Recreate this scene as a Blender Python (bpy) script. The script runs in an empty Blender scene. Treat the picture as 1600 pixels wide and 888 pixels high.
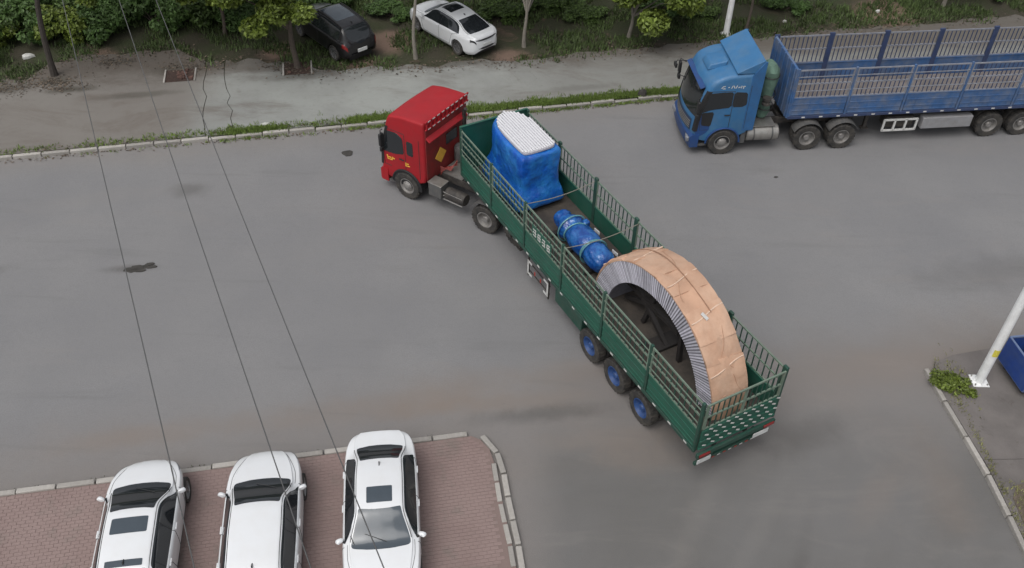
import bpy, math, random
import numpy as np
from mathutils import Vector, Matrix
R_ = math.radians
rnd = random.Random(7)
scene = bpy.context.scene
COL = scene.collection

# ------------------------------------------------------------------ camera
CAM_H, CAM_PITCH, CAM_ROLL, CAM_F = 20.234, 0.7464, 0.0230, 1459.5
cam_d = bpy.data.cameras.new('camera')
cam = bpy.data.objects.new('camera', cam_d)
COL.objects.link(cam)
cam_d.sensor_width = 36.0
cam_d.lens = 36.0 * CAM_F / 1600.0
cam_d.clip_end = 2000
cam.matrix_world = Matrix.Translation((0, 0, CAM_H)) @ Matrix.Rotation(math.pi/2 - CAM_PITCH, 4, 'X') @ Matrix.Rotation(CAM_ROLL, 4, 'Z')
scene.camera = cam

# ------------------------------------------------------------------ overcast daylight
world = bpy.data.worlds.new('World')
scene.world = world
world.use_nodes = True
wn = world.node_tree
bg = wn.nodes['Background']
sky = wn.nodes.new('ShaderNodeTexSky')
sky.sky_type = 'NISHITA'
sky.sun_disc = False
SUN_EL, SUN_AZ = R_(62), R_(215)
sky.sun_elevation = SUN_EL
sky.sun_rotation = SUN_AZ
sky.dust_density = 4.0
sky.air_density = 1.0
hs = wn.nodes.new('ShaderNodeHueSaturation')
hs.inputs['Saturation'].default_value = 0.22
wn.links.new(sky.outputs[0], hs.inputs['Color'])
wn.links.new(hs.outputs[0], bg.inputs['Color'])
bg.inputs['Strength'].default_value = 0.13
sun_d = bpy.data.lights.new('sun', 'SUN')
sun_d.energy = 0.9
sun_d.angle = R_(50)
sun_d.color = (1.0, 0.97, 0.93)
sun = bpy.data.objects.new('sun', sun_d)
COL.objects.link(sun)
sun.location = (0, 0, 40)
dv = Vector((math.sin(SUN_AZ)*math.cos(SUN_EL), math.cos(SUN_AZ)*math.cos(SUN_EL), math.sin(SUN_EL)))
sun.rotation_euler = dv.to_track_quat('Z', 'Y').to_euler()
scene.view_settings.view_transform = 'Standard'
scene.view_settings.look = 'None'
scene.view_settings.exposure = 0.22
scene.view_settings.gamma = 1.0

# ------------------------------------------------------------------ mesh helpers
class MB:
    def __init__(s): s.v = []; s.f = []; s.m = []
    def add(s, vs, fs, mi=0):
        o = len(s.v); s.v += [tuple(v) for v in vs]
        s.f += [tuple(i + o for i in f) for f in fs]; s.m += [mi] * len(fs); return s
    def box(s, cx, cy, cz, sx, sy, sz, mi=0, rz=0, taper=1.0, ry=0, rx=0):
        M = Matrix.Translation((cx, cy, cz)) @ Matrix.Rotation(rz, 4, 'Z') @ Matrix.Rotation(ry, 4, 'Y') @ Matrix.Rotation(rx, 4, 'X')
        vs = []
        for z in (-.5, .5):
            t = taper if z > 0 else 1
            for x, y in ((-.5, -.5), (.5, -.5), (.5, .5), (-.5, .5)):
                vs.append(M @ Vector((x*sx*t, y*sy*t, z*sz)))
        return s.add(vs, [(3, 2, 1, 0), (4, 5, 6, 7), (0, 1, 5, 4), (1, 2, 6, 5), (2, 3, 7, 6), (3, 0, 4, 7)], mi)
    def bar(s, p, q, w, h, mi=0):
        p = Vector(p); q = Vector(q); d = (q - p); L = d.length; d.normalize()
        up = Vector((0, 0, 1)) if abs(d.z) < .95 else Vector((1, 0, 0))
        a = d.cross(up).normalized() * w/2; b = a.cross(d).normalized() * h/2
        vs = [p-a-b, p+a-b, p+a+b, p-a+b, q-a-b, q+a-b, q+a+b, q-a+b]
        return s.add(vs, [(0, 1, 2, 3), (7, 6, 5, 4), (0, 4, 5, 1), (1, 5, 6, 2), (2, 6, 7, 3), (3, 7, 4, 0)], mi)
    def loft(s, rings, closed=True, cap=True, mi=0):
        n = len(rings[0]); vs = [p for r in rings for p in r]; fs = []
        for i in range(len(rings)-1):
            for j in range(n if closed else n-1):
                k = (j+1) % n
                fs.append((i*n+j, i*n+k, (i+1)*n+k, (i+1)*n+j))
        if cap:
            fs.append(tuple(range(n))[::-1]); fs.append(tuple((len(rings)-1)*n + j for j in range(n)))
        return s.add(vs, fs, mi)
    def tube(s, pts, r, n=8, mi=0):
        pts = [Vector(p) for p in pts]; rings = []
        a = None
        for i, p in enumerate(pts):
            d = (pts[min(i+1, len(pts)-1)] - pts[max(i-1, 0)]).normalized()
            if a is None:
                up = Vector((0, 0, 1)) if abs(d.z) < .9 else Vector((1, 0, 0))
                a = d.cross(up).normalized()
            a = (a - d*a.dot(d)).normalized()
            b = d.cross(a)
            rr = r[i] if isinstance(r, (list, tuple)) else r
            rings.append([p + (a*math.cos(t*2*math.pi/n) + b*math.sin(t*2*math.pi/n))*rr for t in range(n)])
        return s.loft(rings, True, True, mi)
    def lathe(s, prof, c=(0, 0, 0), axis='y', n=28, mi=0, cap=True):
        rings = []
        for r, a in prof:
            ring = []
            for k in range(n):
                t = 2*math.pi*k/n; u, v = r*math.cos(t), r*math.sin(t)
                if axis == 'y': p = (c[0]+u, c[1]+a, c[2]+v)
                elif axis == 'x': p = (c[0]+a, c[1]+u, c[2]+v)
                else: p = (c[0]+u, c[1]+v, c[2]+a)
                ring.append(p)
            rings.append(ring)
        return s.loft(rings, True, cap, mi)
    def prism(s, poly, d0, d1, axis='y', mi=0):
        def P(a, b, d): return (a, d, b) if axis == 'y' else ((d, a, b) if axis == 'x' else (a, b, d))
        return s.loft([[P(a, b, d0) for a, b in poly], [P(a, b, d1) for a, b in poly]], True, True, mi)
    def mesh(s, name, mats, smooth=True):
        me = bpy.data.meshes.new(name)
        me.from_pydata(s.v, [], s.f)
        mats = mats if isinstance(mats, (list, tuple)) else [mats]
        for m in mats: me.materials.append(m)
        me.polygons.foreach_set('material_index', s.m)
        me.validate()
        import bmesh
        bm = bmesh.new(); bm.from_mesh(me); bmesh.ops.recalc_face_normals(bm, faces=bm.faces[:]); bm.to_mesh(me); bm.free()
        if smooth:
            me.shade_smooth()
            try: me.set_sharp_from_angle(angle=R_(38))
            except Exception: pass
        me.update()
        return me
    def build(s, name, mats, parent=None, bevel=0, smooth=True, segs=2):
        o = bpy.data.objects.new(name, s.mesh(name, mats, smooth))
        COL.objects.link(o)
        if parent: o.parent = parent
        if bevel:
            b = o.modifiers.new('bevel', 'BEVEL'); b.width = bevel; b.segments = segs; b.limit_method = 'ANGLE'; b.angle_limit = R_(40)
            b.harden_normals = False
        return o

def thing(name, label, cat, loc=(0, 0, 0), rz=0, group=None):
    o = bpy.data.objects.new(name, None); COL.objects.link(o)
    o.location = loc; o.rotation_euler = (0, 0, rz); o['label'] = label; o['category'] = cat
    o.empty_display_size = .2
    if group: o['group'] = group
    return o
def tag(o, label=None, cat=None, group=None, kind=None):
    if label: o['label'] = label
    if cat: o['category'] = cat
    if group: o['group'] = group
    if kind: o['kind'] = kind
    return o
def inst(me, name, parent=None, loc=(0, 0, 0), rot=(0, 0, 0), scale=None):
    o = bpy.data.objects.new(name, me); COL.objects.link(o); o.location = loc; o.rotation_euler = rot
    if scale: o.scale = scale
    if parent: o.parent = parent
    return o
def copy_tree(o, parent=None):
    c = o.copy(); COL.objects.link(c); c.parent = parent
    for ch in list(o.children): copy_tree(ch, c)
    return c

def pchip(xs, ys):
    xs = list(xs); ys = list(ys); n = len(xs)
    h = [xs[i+1]-xs[i] for i in range(n-1)]; d = [(ys[i+1]-ys[i])/h[i] for i in range(n-1)]
    m = [0]*n; m[0] = d[0]; m[-1] = d[-1]
    for i in range(1, n-1):
        m[i] = 0 if d[i-1]*d[i] <= 0 else 2*d[i-1]*d[i]/(d[i-1]+d[i])
    def f(x):
        if x <= xs[0]: return ys[0]
        if x >= xs[-1]: return ys[-1]
        for i in range(n-1):
            if x <= xs[i+1]: break
        t = (x-xs[i])/h[i]
        return (2*t**3-3*t*t+1)*ys[i] + (t**3-2*t*t+t)*h[i]*m[i] + (-2*t**3+3*t*t)*ys[i+1] + (t**3-t*t)*h[i]*m[i+1]
    return f
def chaikin(p, k=2, q=.25):
    for _ in range(k):
        o = []
        for i in range(len(p)):
            a = p[i]; b = p[(i+1) % len(p)]
            o.append(tuple(a[j]*(1-q)+b[j]*q for j in range(len(a)))); o.append(tuple(a[j]*q+b[j]*(1-q) for j in range(len(a))))
        p = o
    return p

# ------------------------------------------------------------------ materials
def mat(name, col, rough=.6, metal=0.0, var=.12, scale=4.0, bump=0.0, bscale=None, dirt_or_sheen=None, coat=0.0, spec=.5, rand=0.0, bstr=.02, island=0.0, trans=0.0):
    m = bpy.data.materials.new(name); m.use_nodes = True
    nt = m.node_tree; N = nt.nodes; L = nt.links; b = N['Principled BSDF']
    b.inputs['Roughness'].default_value = rough; b.inputs['Metallic'].default_value = metal
    b.inputs['Specular IOR Level'].default_value = spec
    if coat: b.inputs['Coat Weight'].default_value = coat; b.inputs['Coat Roughness'].default_value = .08
    tc = N.new('ShaderNodeTexCoord')
    co = tc.outputs['Object']
    no = N.new('ShaderNodeTexNoise'); no.inputs['Scale'].default_value = scale; no.inputs['Detail'].default_value = 6; no.inputs['Roughness'].default_value = .6
    L.new(co, no.inputs['Vector'])
    c = tuple(col) + (1,)
    mx = N.new('ShaderNodeMix'); mx.data_type = 'RGBA'
    mx.inputs[6].default_value = tuple(max(0, x*(1-var*1.6)) for x in col) + (1,)
    mx.inputs[7].default_value = tuple(min(1, x*(1+var*1.6)) for x in col) + (1,)
    L.new(no.outputs['Fac'], mx.inputs[0]); out = mx.outputs[2]
    if dirt_or_sheen:
        dc, amt, ds = dirt_or_sheen
        n2 = N.new('ShaderNodeTexNoise'); n2.inputs['Scale'].default_value = ds; n2.inputs['Detail'].default_value = 8; n2.inputs['Roughness'].default_value = .7
        L.new(co, n2.inputs['Vector'])
        rp = N.new('ShaderNodeMapRange'); rp.inputs[1].default_value = .42; rp.inputs[2].default_value = .72; rp.inputs[4].default_value = amt
        L.new(n2.outputs['Fac'], rp.inputs[0])
        m2 = N.new('ShaderNodeMix'); m2.data_type = 'RGBA'; L.new(rp.outputs[0], m2.inputs[0]); L.new(out, m2.inputs[6]); m2.inputs[7].default_value = tuple(dc)+(1,)
        out = m2.outputs[2]
    if rand or island:
        src = None
        if rand:
            oi = N.new('ShaderNodeObjectInfo'); src = oi.outputs['Random']; a = rand
        else:
            ge = N.new('ShaderNodeNewGeometry'); src = ge.outputs['Random Per Island']; a = island
        mr = N.new('ShaderNodeMapRange'); mr.inputs[3].default_value = 1-a; mr.inputs[4].default_value = 1+a
        L.new(src, mr.inputs[0])
        vm = N.new('ShaderNodeVectorMath'); vm.operation = 'SCALE'; L.new(out, vm.inputs[0]); L.new(mr.outputs[0], vm.inputs['Scale'])
        out = vm.outputs[0]
    L.new(out, b.inputs['Base Color'])
    if bump:
        nb = N.new('ShaderNodeTexNoise'); nb.inputs['Scale'].default_value = bscale or scale*4; nb.inputs['Detail'].default_value = 5
        L.new(co, nb.inputs['Vector'])
        bp = N.new('ShaderNodeBump'); bp.inputs['Strength'].default_value = bump; bp.inputs['Distance'].default_value = bstr
        L.new(nb.outputs['Fac'], bp.inputs['Height']); L.new(bp.outputs[0], b.inputs['Normal'])
    if trans:
        b.inputs['Transmission Weight'].default_value = 0
        tr = N.new('ShaderNodeBsdfTranslucent'); L.new(out, tr.inputs['Color'])
        ms = N.new('ShaderNodeMixShader'); ms.inputs[0].default_value = trans
        L.new(b.outputs[0], ms.inputs[1]); L.new(tr.outputs[0], ms.inputs[2]); L.new(ms.outputs[0], N['Material Output'].inputs['Surface'])
    return m

DUST = (.16, .14, .115)
white_paint = mat('white_car_paint', (.70, .715, .73), .22, var=.01, coat=.6, dirt_or_sheen=((.60, .58, .55), .25, 1.5))
black_paint = mat('black_car_paint', (.008, .008, .010), .3, var=.05, coat=.3, dirt_or_sheen=(DUST, .05, 1.2))
glass = mat('tinted_glass', (.018, .021, .024), .07, var=.03, spec=.7)
glass_lt = mat('tinted_glass_light', (.05, .065, .08), .10, var=.1, spec=.8)
black_trim = mat('black_trim', (.02, .02, .021), .5, var=.1)
seam_m = mat('panel_gap', (.03, .03, .03), .8)
rubber = mat('tyre_rubber', (.028, .027, .026), .85, var=.2, scale=8, dirt_or_sheen=(DUST, .45, 5), bump=.3, bscale=60)
alloy = mat('alloy_rim', (.42, .42, .43), .35, .8, dirt_or_sheen=(DUST, .4, 9))
steel_rim = mat('dusty_steel_rim', (.30, .29, .28), .5, .4, dirt_or_sheen=(DUST, .6, 6))
blue_rim = mat('blue_rim', (.014, .065, .22), .5, dirt_or_sheen=(DUST, .35, 6))
lamp_w = mat('lamp_lens', (.20, .21, .23), .1, spec=.8)
lamp_r = mat('red_lamp_lens', (.22, .012, .012), .15, spec=.8)
orange_m = mat('orange_lens', (.6, .2, .03), .3)
plate_m = mat('plate_paint', (.62, .63, .62), .5, dirt_or_sheen=(DUST, .3, 10))
plate_blue = mat('plate_blue', (.03, .08, .4), .5)
red_paint = mat('red_cab_paint', (.34, .014, .020), .5, var=.12, scale=2, spec=.3, dirt_or_sheen=((.26, .03, .035), .4, 1.6))
red_in = mat('red_cab_rear_wall', (.23, .018, .018), .5, var=.2, scale=3, dirt_or_sheen=((.06, .03, .025), .6, 2.5))
green_paint = mat('green_trailer_paint', (.013, .092, .060), .5, var=.25, scale=1.5, dirt_or_sheen=((.05, .085, .07), .5, 2.0), bump=.15, bscale=6)
green_dark = mat('green_frame_paint', (.014, .062, .044), .55, var=.3, scale=3, dirt_or_sheen=((.07, .075, .06), .45, 5))
rail_m = mat('worn_rail_steel', (.13, .19, .145), .5, var=.3, scale=6, dirt_or_sheen=((.22, .2, .17), .5, 9))
chassis_m = mat('chassis_steel', (.03, .027, .026), .7, var=.3, scale=5, dirt_or_sheen=(DUST, .5, 4))
bed_m = mat('trailer_bed', (.045, .038, .033), .8, var=.3, scale=2, dirt_or_sheen=((.11, .09, .07), .7, 1.5), bump=.3, bscale=20)
blue_paint = mat('blue_cab_paint', (.035, .145, .31), .48, var=.18, scale=1.6, dirt_or_sheen=((.10, .18, .27), .55, 2.0))
blue_dark = mat('blue_cab_dark_side', (.015, .06, .20), .45, var=.2, scale=2, dirt_or_sheen=((.05, .06, .09), .4, 3))
blue_trailer = mat('blue_trailer_paint', (.038, .105, .25), .62, var=.35, scale=1.4, dirt_or_sheen=((.17, .18, .20), .85, 1.6), bump=.15, bscale=8)
blue_frame = mat('blue_frame_paint', (.03, .05, .12), .55, var=.3, dirt_or_sheen=((.09, .09, .11), .4, 5))
blue_rail = mat('pale_rail_steel', (.24, .25, .28), .55, var=.3, scale=6, dirt_or_sheen=((.10, .10, .14), .5, 8))
steel = mat('bare_steel', (.34, .33, .31), .4, .6, var=.2, dirt_or_sheen=(DUST, .5, 5))
grey_plastic = mat('grey_plastic', (.09, .09, .09), .6, var=.2, dirt_or_sheen=(DUST, .4, 4))
white_mark = mat('white_marking_paint', (.62, .62, .60), .5, var=.1, scale=10, dirt_or_sheen=(DUST, .35, 12))
red_mark = mat('red_marking_paint', (.35, .03, .02), .5, var=.1, scale=10)
yellow_mark = mat('yellow_marking_paint', (.75, .42, .06), .5, var=.1, scale=10)
tarp_blue = mat('blue_shrink_wrap', (.005, .080, .40), .30, var=.35, scale=1.6, spec=.6, bump=.7, bscale=3.5, bstr=.10, dirt_or_sheen=((.04, .28, .56), .7, 1.3))  # light cyan sheen of the wrap painted in as noise patches
tarp_blue2 = mat('glossy_blue_wrap', (.008, .065, .30), .14, var=.35, scale=3, spec=.8, bump=.6, bscale=7, bstr=.06, dirt_or_sheen=((.05, .25, .50), .6, 3))
mint_tape = mat('pale_green_tape', (.12, .30, .33), .35, var=.3, scale=8)
sheet_white = mat('white_slat', (.66, .66, .68), .45, var=.05, scale=6)
sheet_groove = mat('grey_groove', (.44, .43, .47), .7, var=.15)
tan_cloth = mat('tan_wrap', (.50, .305, .205), .8, rand=.12, var=.16, scale=1.7, bump=.5, bscale=5, bstr=.05, dirt_or_sheen=((.66, .48, .36), .55, 1.1))
grey_wrap = mat('grey_wrap_strip', (.165, .16, .185), .6, var=.25, scale=7, island=.35)
pale_wrap = mat('pale_wrap_strip', (.50, .49, .55), .55, var=.2, scale=7, island=.22)
brace_m = mat('dark_timber_brace', (.022, .019, .018), .7, var=.3)
rope_m = mat('rope', (.20, .19, .16), .8)
galv = mat('white_pole_paint', (.80, .81, .81), .45, var=.08, scale=2, dirt_or_sheen=((.38, .36, .33), .35, 3))
cable_m = mat('cable_sheath', (.085, .085, .085), .6)
bark = mat('bark', (.085, .068, .055), .9, var=.35, scale=8, bump=.8, bscale=18, bstr=.03)
pale_bark = mat('limewashed_bark', (.22, .20, .17), .9, var=.25, scale=5, bump=.6, bscale=14)
leaf_a = mat('leaf_fresh_green', (.145, .195, .032), .55, var=.45, scale=.8, island=.45, trans=.25)
leaf_b = mat('leaf_dark_green', (.034, .064, .022), .6, var=.45, scale=.7, island=.5, trans=.2)
leaf_c = mat('leaf_mid_green', (.068, .112, .026), .6, var=.5, scale=.8, island=.5, trans=.2)
leaf_d = mat('leaf_grassy_green', (.075, .135, .035), .6, var=.5, scale=.8, island=.45, trans=.25)
grass_m = mat('grass_blade', (.075, .112, .034), .7, var=.5, scale=.5, island=.45, trans=.2)
kerb_m = mat('kerb_concrete', (.36, .34, .315), .85, var=.15, scale=3, bump=.4, bscale=30, rand=.16, dirt_or_sheen=((.12, .11, .09), .6, 2.2))
debris_m = mat('dark_debris', (.045, .042, .038), .9, var=.3)
pit_brick = mat('pit_brick', (.11, .06, .048), .9, var=.3, rand=.3)

def ground_mat(name, build):
    m = bpy.data.materials.new(name); m.use_nodes = True
    nt = m.node_tree; N = nt.nodes; L = nt.links; b = N['Principled BSDF']; b.inputs['Roughness'].default_value = .88; b.inputs['Specular IOR Level'].default_value = .3
    ge = N.new('ShaderNodeNewGeometry'); pos = ge.outputs['Position']
    def noise(scale, detail=6, rough=.6, sx=1, sy=1, rz=0, dist=0):
        mp = N.new('ShaderNodeMapping'); mp.inputs['Scale'].default_value = (sx, sy, 1); mp.inputs['Rotation'].default_value = (0, 0, rz)
        L.new(pos, mp.inputs['Vector'])
        n = N.new('ShaderNodeTexNoise'); n.inputs['Scale'].default_value = scale; n.inputs['Detail'].default_value = detail; n.inputs['Roughness'].default_value = rough; n.inputs['Distortion'].default_value = dist
        L.new(mp.outputs[0], n.inputs['Vector']); return n.outputs['Fac']
    def rng(x, a, b_, lo=0, hi=1):
        r = N.new('ShaderNodeMapRange'); r.interpolation_type = 'SMOOTHSTEP'; L.new(x, r.inputs[0]); r.inputs[1].default_value = a; r.inputs[2].default_value = b_; r.inputs[3].default_value = lo; r.inputs[4].default_value = hi; return r.outputs[0]
    def mix(f, a, c):
        x = N.new('ShaderNodeMix'); x.data_type = 'RGBA'
        if isinstance(f, float): x.inputs[0].default_value = f
        else: L.new(f, x.inputs[0])
        for i, k in ((6, a), (7, c)):
            if isinstance(k, tuple): x.inputs[i].default_value = k + (1,)
            else: L.new(k, x.inputs[i])
        return x.outputs[2]
    def math_(op, a, c):
        x = N.new('ShaderNodeMath'); x.operation = op
        for i, k in ((0, a), (1, c)):
            if isinstance(k, (int, float)): x.inputs[i].default_value = k
            else: L.new(k, x.inputs[i])
        return x.outputs[0]
    def dotp(v, off=0):
        x = N.new('ShaderNodeVectorMath'); x.operation = 'DOT_PRODUCT'; L.new(pos, x.inputs[0]); x.inputs[1].default_value = v
        return math_('ADD', x.outputs['Value'], off)
    col, h, dist = build(noise, rng, mix, math_, dotp)
    L.new(col, b.inputs['Base Color'])
    bp = N.new('ShaderNodeBump'); bp.inputs['Strength'].default_value = .6; bp.inputs['Distance'].default_value = dist
    L.new(h, bp.inputs['Height']); L.new(bp.outputs[0], b.inputs['Normal'])
    return m

CR, SR = math.cos(.205), math.sin(.205)      # road direction
DK, BR, LT = (.070, .065, .060), (.205, .166, .138), (.25, .235, .22)
STAINS = [(-12.2, 22.2, 1.0, .22, .7, .1, DK), (.2, 17.0, 2.4, .45, .55, .12, BR), (-2.6, 16.6, 2.0, .35, .35, .2, BR), (-11.5, 26.4, .9, .5, .55, .2, DK), (-17.0, 21.9, 1.1, .35, .5, .2, DK), (.9, 16.6, 2.4, .35, .6, .15, DK), (8.2, 16.1, 1.6, .6, .5, .5, DK),
          (4.9, 13.6, 2.2, .35, .16, 1.1, LT), (6.2, 12.9, 2.6, .3, .14, 1.0, LT), (3.6, 15.2, 1.6, .6, .40, .1, BR), (11.6, 18.9, 3.5, .8, .6, .15, BR), (-1.6, 17.4, 3.2, .8, .35, .2, BR),
          (2.9, 15.8, 2.5, .5, .45, .1, BR), (-4.2, 16.6, 4.2, .6, .45, .2, BR), (-9.5, 15.6, 4.0, .5, .45, .2, BR), (2.0, 18.2, 2.6, .5, .35, .15, BR), (16.0, 23.0, 4.0, 1.0, .25, .2, DK), (-14.5, 25.8, 3.2, .5, .20, .25, LT),
          (5.8, 16.4, 2.4, .35, .45, -.6, DK), (9.6, 14.2, 1.6, .5, .35, .9, BR), (11.3, 14.5, .8, 2.0, .35, 0, BR), (7.0, 11.8, 2.5, .25, .3, 1.2, DK)]
def asphalt(noise, rng, mix, math_, dotp):
    c = mix(rng(noise(.22, 5), .3, .7), (.202, .201, .207), (.236, .233, .234))
    # fine aggregate
    c = mix(math_('MULTIPLY', rng(noise(26, 3, .8), .3, .75), .42), c, (.12, .118, .116))
    # dusty brown bands along both edges of the road
    n = noise(.35, 6, .65)
    near = dotp((-SR, CR, 0), -15.2)          # metres north of the parking kerb
    wob = math_('ADD', near, math_('MULTIPLY', n, 3.5))
    dust = math_('SUBTRACT', 1.0, rng(wob, 2.0, 5.4))
    c = mix(math_('MULTIPLY', dust, .62), c, (.190, .166, .148))
    far = math_('SUBTRACT', 31.2, dotp((-SR, CR, 0), 0))
    dust2 = math_('SUBTRACT', 1.0, rng(math_('ADD', far, math_('MULTIPLY', n, 1.6)), .6, 2.6))
    c = mix(math_('MULTIPLY', dust2, .5), c, (.21, .19, .17))
    c = mix(math_('MULTIPLY', rng(noise(5, 5, .8), .45, .75), .22), c, (.135, .13, .128))
    # newer darker asphalt of the side street
    sx = rng(math_('ADD', dotp((1, 0, 0), 0), math_('MULTIPLY', n, 1.0)), .6, 2.2)
    sy = math_('SUBTRACT', 1.0, rng(math_('ADD', dotp((-.05, 1, 0), 0), math_('MULTIPLY', n, 3.0)), 15.6, 19.2))
    side = math_('MULTIPLY', sx, sy)
    c = mix(math_('MULTIPLY', side, .72), c, (.108, .108, .105))
    # brown soil tracked out of the junction in front of the mouth
    by = dotp((-.12, 1, 0), 0)
    b1 = math_('MULTIPLY', rng(math_('ADD', by, math_('MULTIPLY', n, 2.)), 16.6, 18.2), math_('SUBTRACT', 1.0, rng(math_('ADD', by, math_('MULTIPLY', n, 2.)), 18.2, 20.2)))
    c = mix(math_('MULTIPLY', b1, math_('MULTIPLY', sx, .55)), c, (.185, .158, .138))
    # smeared tyre tracks, following road and the turn
    def spot(cx, cy, rx, ry, k, rz=0.2, sc=1.3):
        cr_, sr_ = math.cos(rz), math.sin(rz)
        a = math_('POWER', math_('DIVIDE', dotp((cr_, sr_, 0), -cx*cr_-cy*sr_), rx), 2); b = math_('POWER', math_('DIVIDE', dotp((-sr_, cr_, 0), cx*sr_-cy*cr_), ry), 2)
        return math_('MULTIPLY', math_('SUBTRACT', 1.0, rng(math_('ADD', math_('SQRT', math_('ADD', a, b), 0), math_('MULTIPLY', noise(sc, 7, .7), 1.3)), .75, 1.9)), k)
    for cx, cy, rx, ry, k, rz, cc in STAINS:
        c = mix(spot(cx, cy, rx, ry, k, rz), c, cc)
    t1 = rng(noise(1.2, 4, .6, .12, 1, .205, .4), .56, .74)
    c = mix(math_('MULTIPLY', t1, .22), c, (.10, .098, .096))
    t2 = rng(noise(1.1, 5, .6, 1, .22, -.5, .8), .56, .78)
    c = mix(math_('MULTIPLY', t2, math_('MULTIPLY', side, .45)), c, (.15, .14, .13))
    pt = rng(noise(.16, 4, .55, 1, 1, 0, .6), .38, .62)
    c = mix(math_('MULTIPLY', pt, .35), c, (.188, .186, .188))
    w3 = rng(noise(.5, 6, .7, .35, 1, .205, 1.2), .50, .72)
    c = mix(math_('MULTIPLY', w3, .22), c, (.235, .215, .20))
    st = rng(noise(.9, 7, .75, 1, 1, 0, 1.5), .66, .78)
    c = mix(math_('MULTIPLY', st, .25), c, (.085, .08, .075))
    return c, noise(45, 3, .7), .012
asphalt_m = ground_mat('asphalt', asphalt)
def soil(noise, rng, mix, math_, dotp):
    c = mix(rng(noise(.5, 7, .65), .35, .68), (.062, .055, .038), (.045, .058, .024))
    c = mix(rng(noise(.55, 6, .7, dist=1.), .58, .70), c, (.155, .105, .08))
    c = mix(math_('MULTIPLY', noise(14, 4, .7), .5), c, (.02, .018, .013))
    def spot(cx, cy, r, k=.8):
        a = math_('POWER', dotp((1, 0, 0), -cx), 2); b = math_('POWER', dotp((0, 1, 0), -cy), 2)
        return math_('MULTIPLY', math_('SUBTRACT', 1.0, rng(math_('ADD', math_('SQRT', math_('ADD', a, b), 0), math_('MULTIPLY', noise(1.1), 1.2)), r*.5+.5, r+.7)), k)
    for cx, cy, r in ((-5.6, 37.3, 1.3), (-.3, 36.1, 1.0), (17.2, 41.1, 1.8), (-6.9, 35.4, .9), (-10.2, 36.2, 1.0), (-18.0, 35.0, 1.2)):
        c = mix(spot(cx, cy, r), c, (.20, .135, .105))
    return c, noise(9, 5, .7), .06
soil_m = ground_mat('soil', soil)
def concrete(noise, rng, mix, math_, dotp):
    c = mix(rng(noise(.30, 6, .6), .35, .65), (.235, .240, .228), (.285, .295, .278))
    west = math_('SUBTRACT', 1.0, rng(math_('ADD', dotp((1, 0, 0), 0), math_('MULTIPLY', noise(.5), 2)), -12.6, -10.6))
    c = mix(math_('MULTIPLY', west, .8), c, (.170, .152, .136))
    east = rng(dotp((1, 0, 0), 0), -2., 3.)
    c = mix(math_('MULTIPLY', east, .65), c, (.178, .176, .162))
    c = mix(math_('MULTIPLY', rng(noise(.7, 7, .7, .35, 1, .205, .6), .5, .72), .5), c, (.13, .11, .095))
    c = mix(math_('MULTIPLY', rng(noise(2.2, 7, .75, dist=1), .60, .72), .35), c, (.07, .065, .055))
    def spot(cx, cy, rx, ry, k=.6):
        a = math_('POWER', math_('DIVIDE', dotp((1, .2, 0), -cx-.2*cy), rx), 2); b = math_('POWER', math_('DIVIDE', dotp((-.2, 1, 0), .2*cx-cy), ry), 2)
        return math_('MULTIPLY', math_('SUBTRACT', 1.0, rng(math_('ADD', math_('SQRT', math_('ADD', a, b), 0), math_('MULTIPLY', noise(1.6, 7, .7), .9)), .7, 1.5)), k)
    c = mix(math_('MULTIPLY', rng(noise(.45, 7, .72, .5, 1, .205, 1.0), .50, .68), .45), c, (.125, .105, .09))
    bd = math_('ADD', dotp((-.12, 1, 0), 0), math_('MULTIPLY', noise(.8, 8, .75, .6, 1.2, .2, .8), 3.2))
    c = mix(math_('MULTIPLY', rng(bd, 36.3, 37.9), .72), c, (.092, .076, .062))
    kb = math_('ADD', math_('SUBTRACT', 33.2, dotp((-.2145, 1, 0), 0)), math_('MULTIPLY', noise(1.1, 7, .7), 1.2))
    c = mix(math_('MULTIPLY', rng(kb, 1.2, 1.9), .45), c, (.10, .088, .07))
    c = mix(math_('MULTIPLY', rng(noise(4, 7, .8), .5, .75), .3), c, (.11, .10, .09))
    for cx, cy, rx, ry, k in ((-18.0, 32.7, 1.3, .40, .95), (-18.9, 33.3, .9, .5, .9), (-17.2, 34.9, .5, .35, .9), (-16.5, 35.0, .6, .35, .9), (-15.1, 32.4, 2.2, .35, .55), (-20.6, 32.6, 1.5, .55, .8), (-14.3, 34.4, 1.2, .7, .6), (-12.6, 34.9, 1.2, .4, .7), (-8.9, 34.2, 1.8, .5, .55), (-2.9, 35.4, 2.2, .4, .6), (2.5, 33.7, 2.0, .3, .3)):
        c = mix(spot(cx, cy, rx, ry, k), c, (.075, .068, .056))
    return c, noise(25, 4, .7), .012
concrete_m = ground_mat('pavement_concrete', concrete)
def corner_conc(noise, rng, mix, math_, dotp):
    c = mix(rng(noise(.6, 6, .65), .35, .65), (.125, .114, .108), (.165, .150, .142))
    c = mix(math_('MULTIPLY', rng(noise(1.4, 7, .75, dist=1), .58, .70), .5), c, (.075, .064, .052))
    return c, noise(25, 4, .7), .015
corner_m = ground_mat('corner_concrete', corner_conc)
def jointm(noise, rng, mix, math_, dotp):
    return mix(noise(3), (.19, .14, .128), (.22, .165, .15)), noise(30), .01
joint_m = ground_mat('paver_bedding', jointm)
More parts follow.
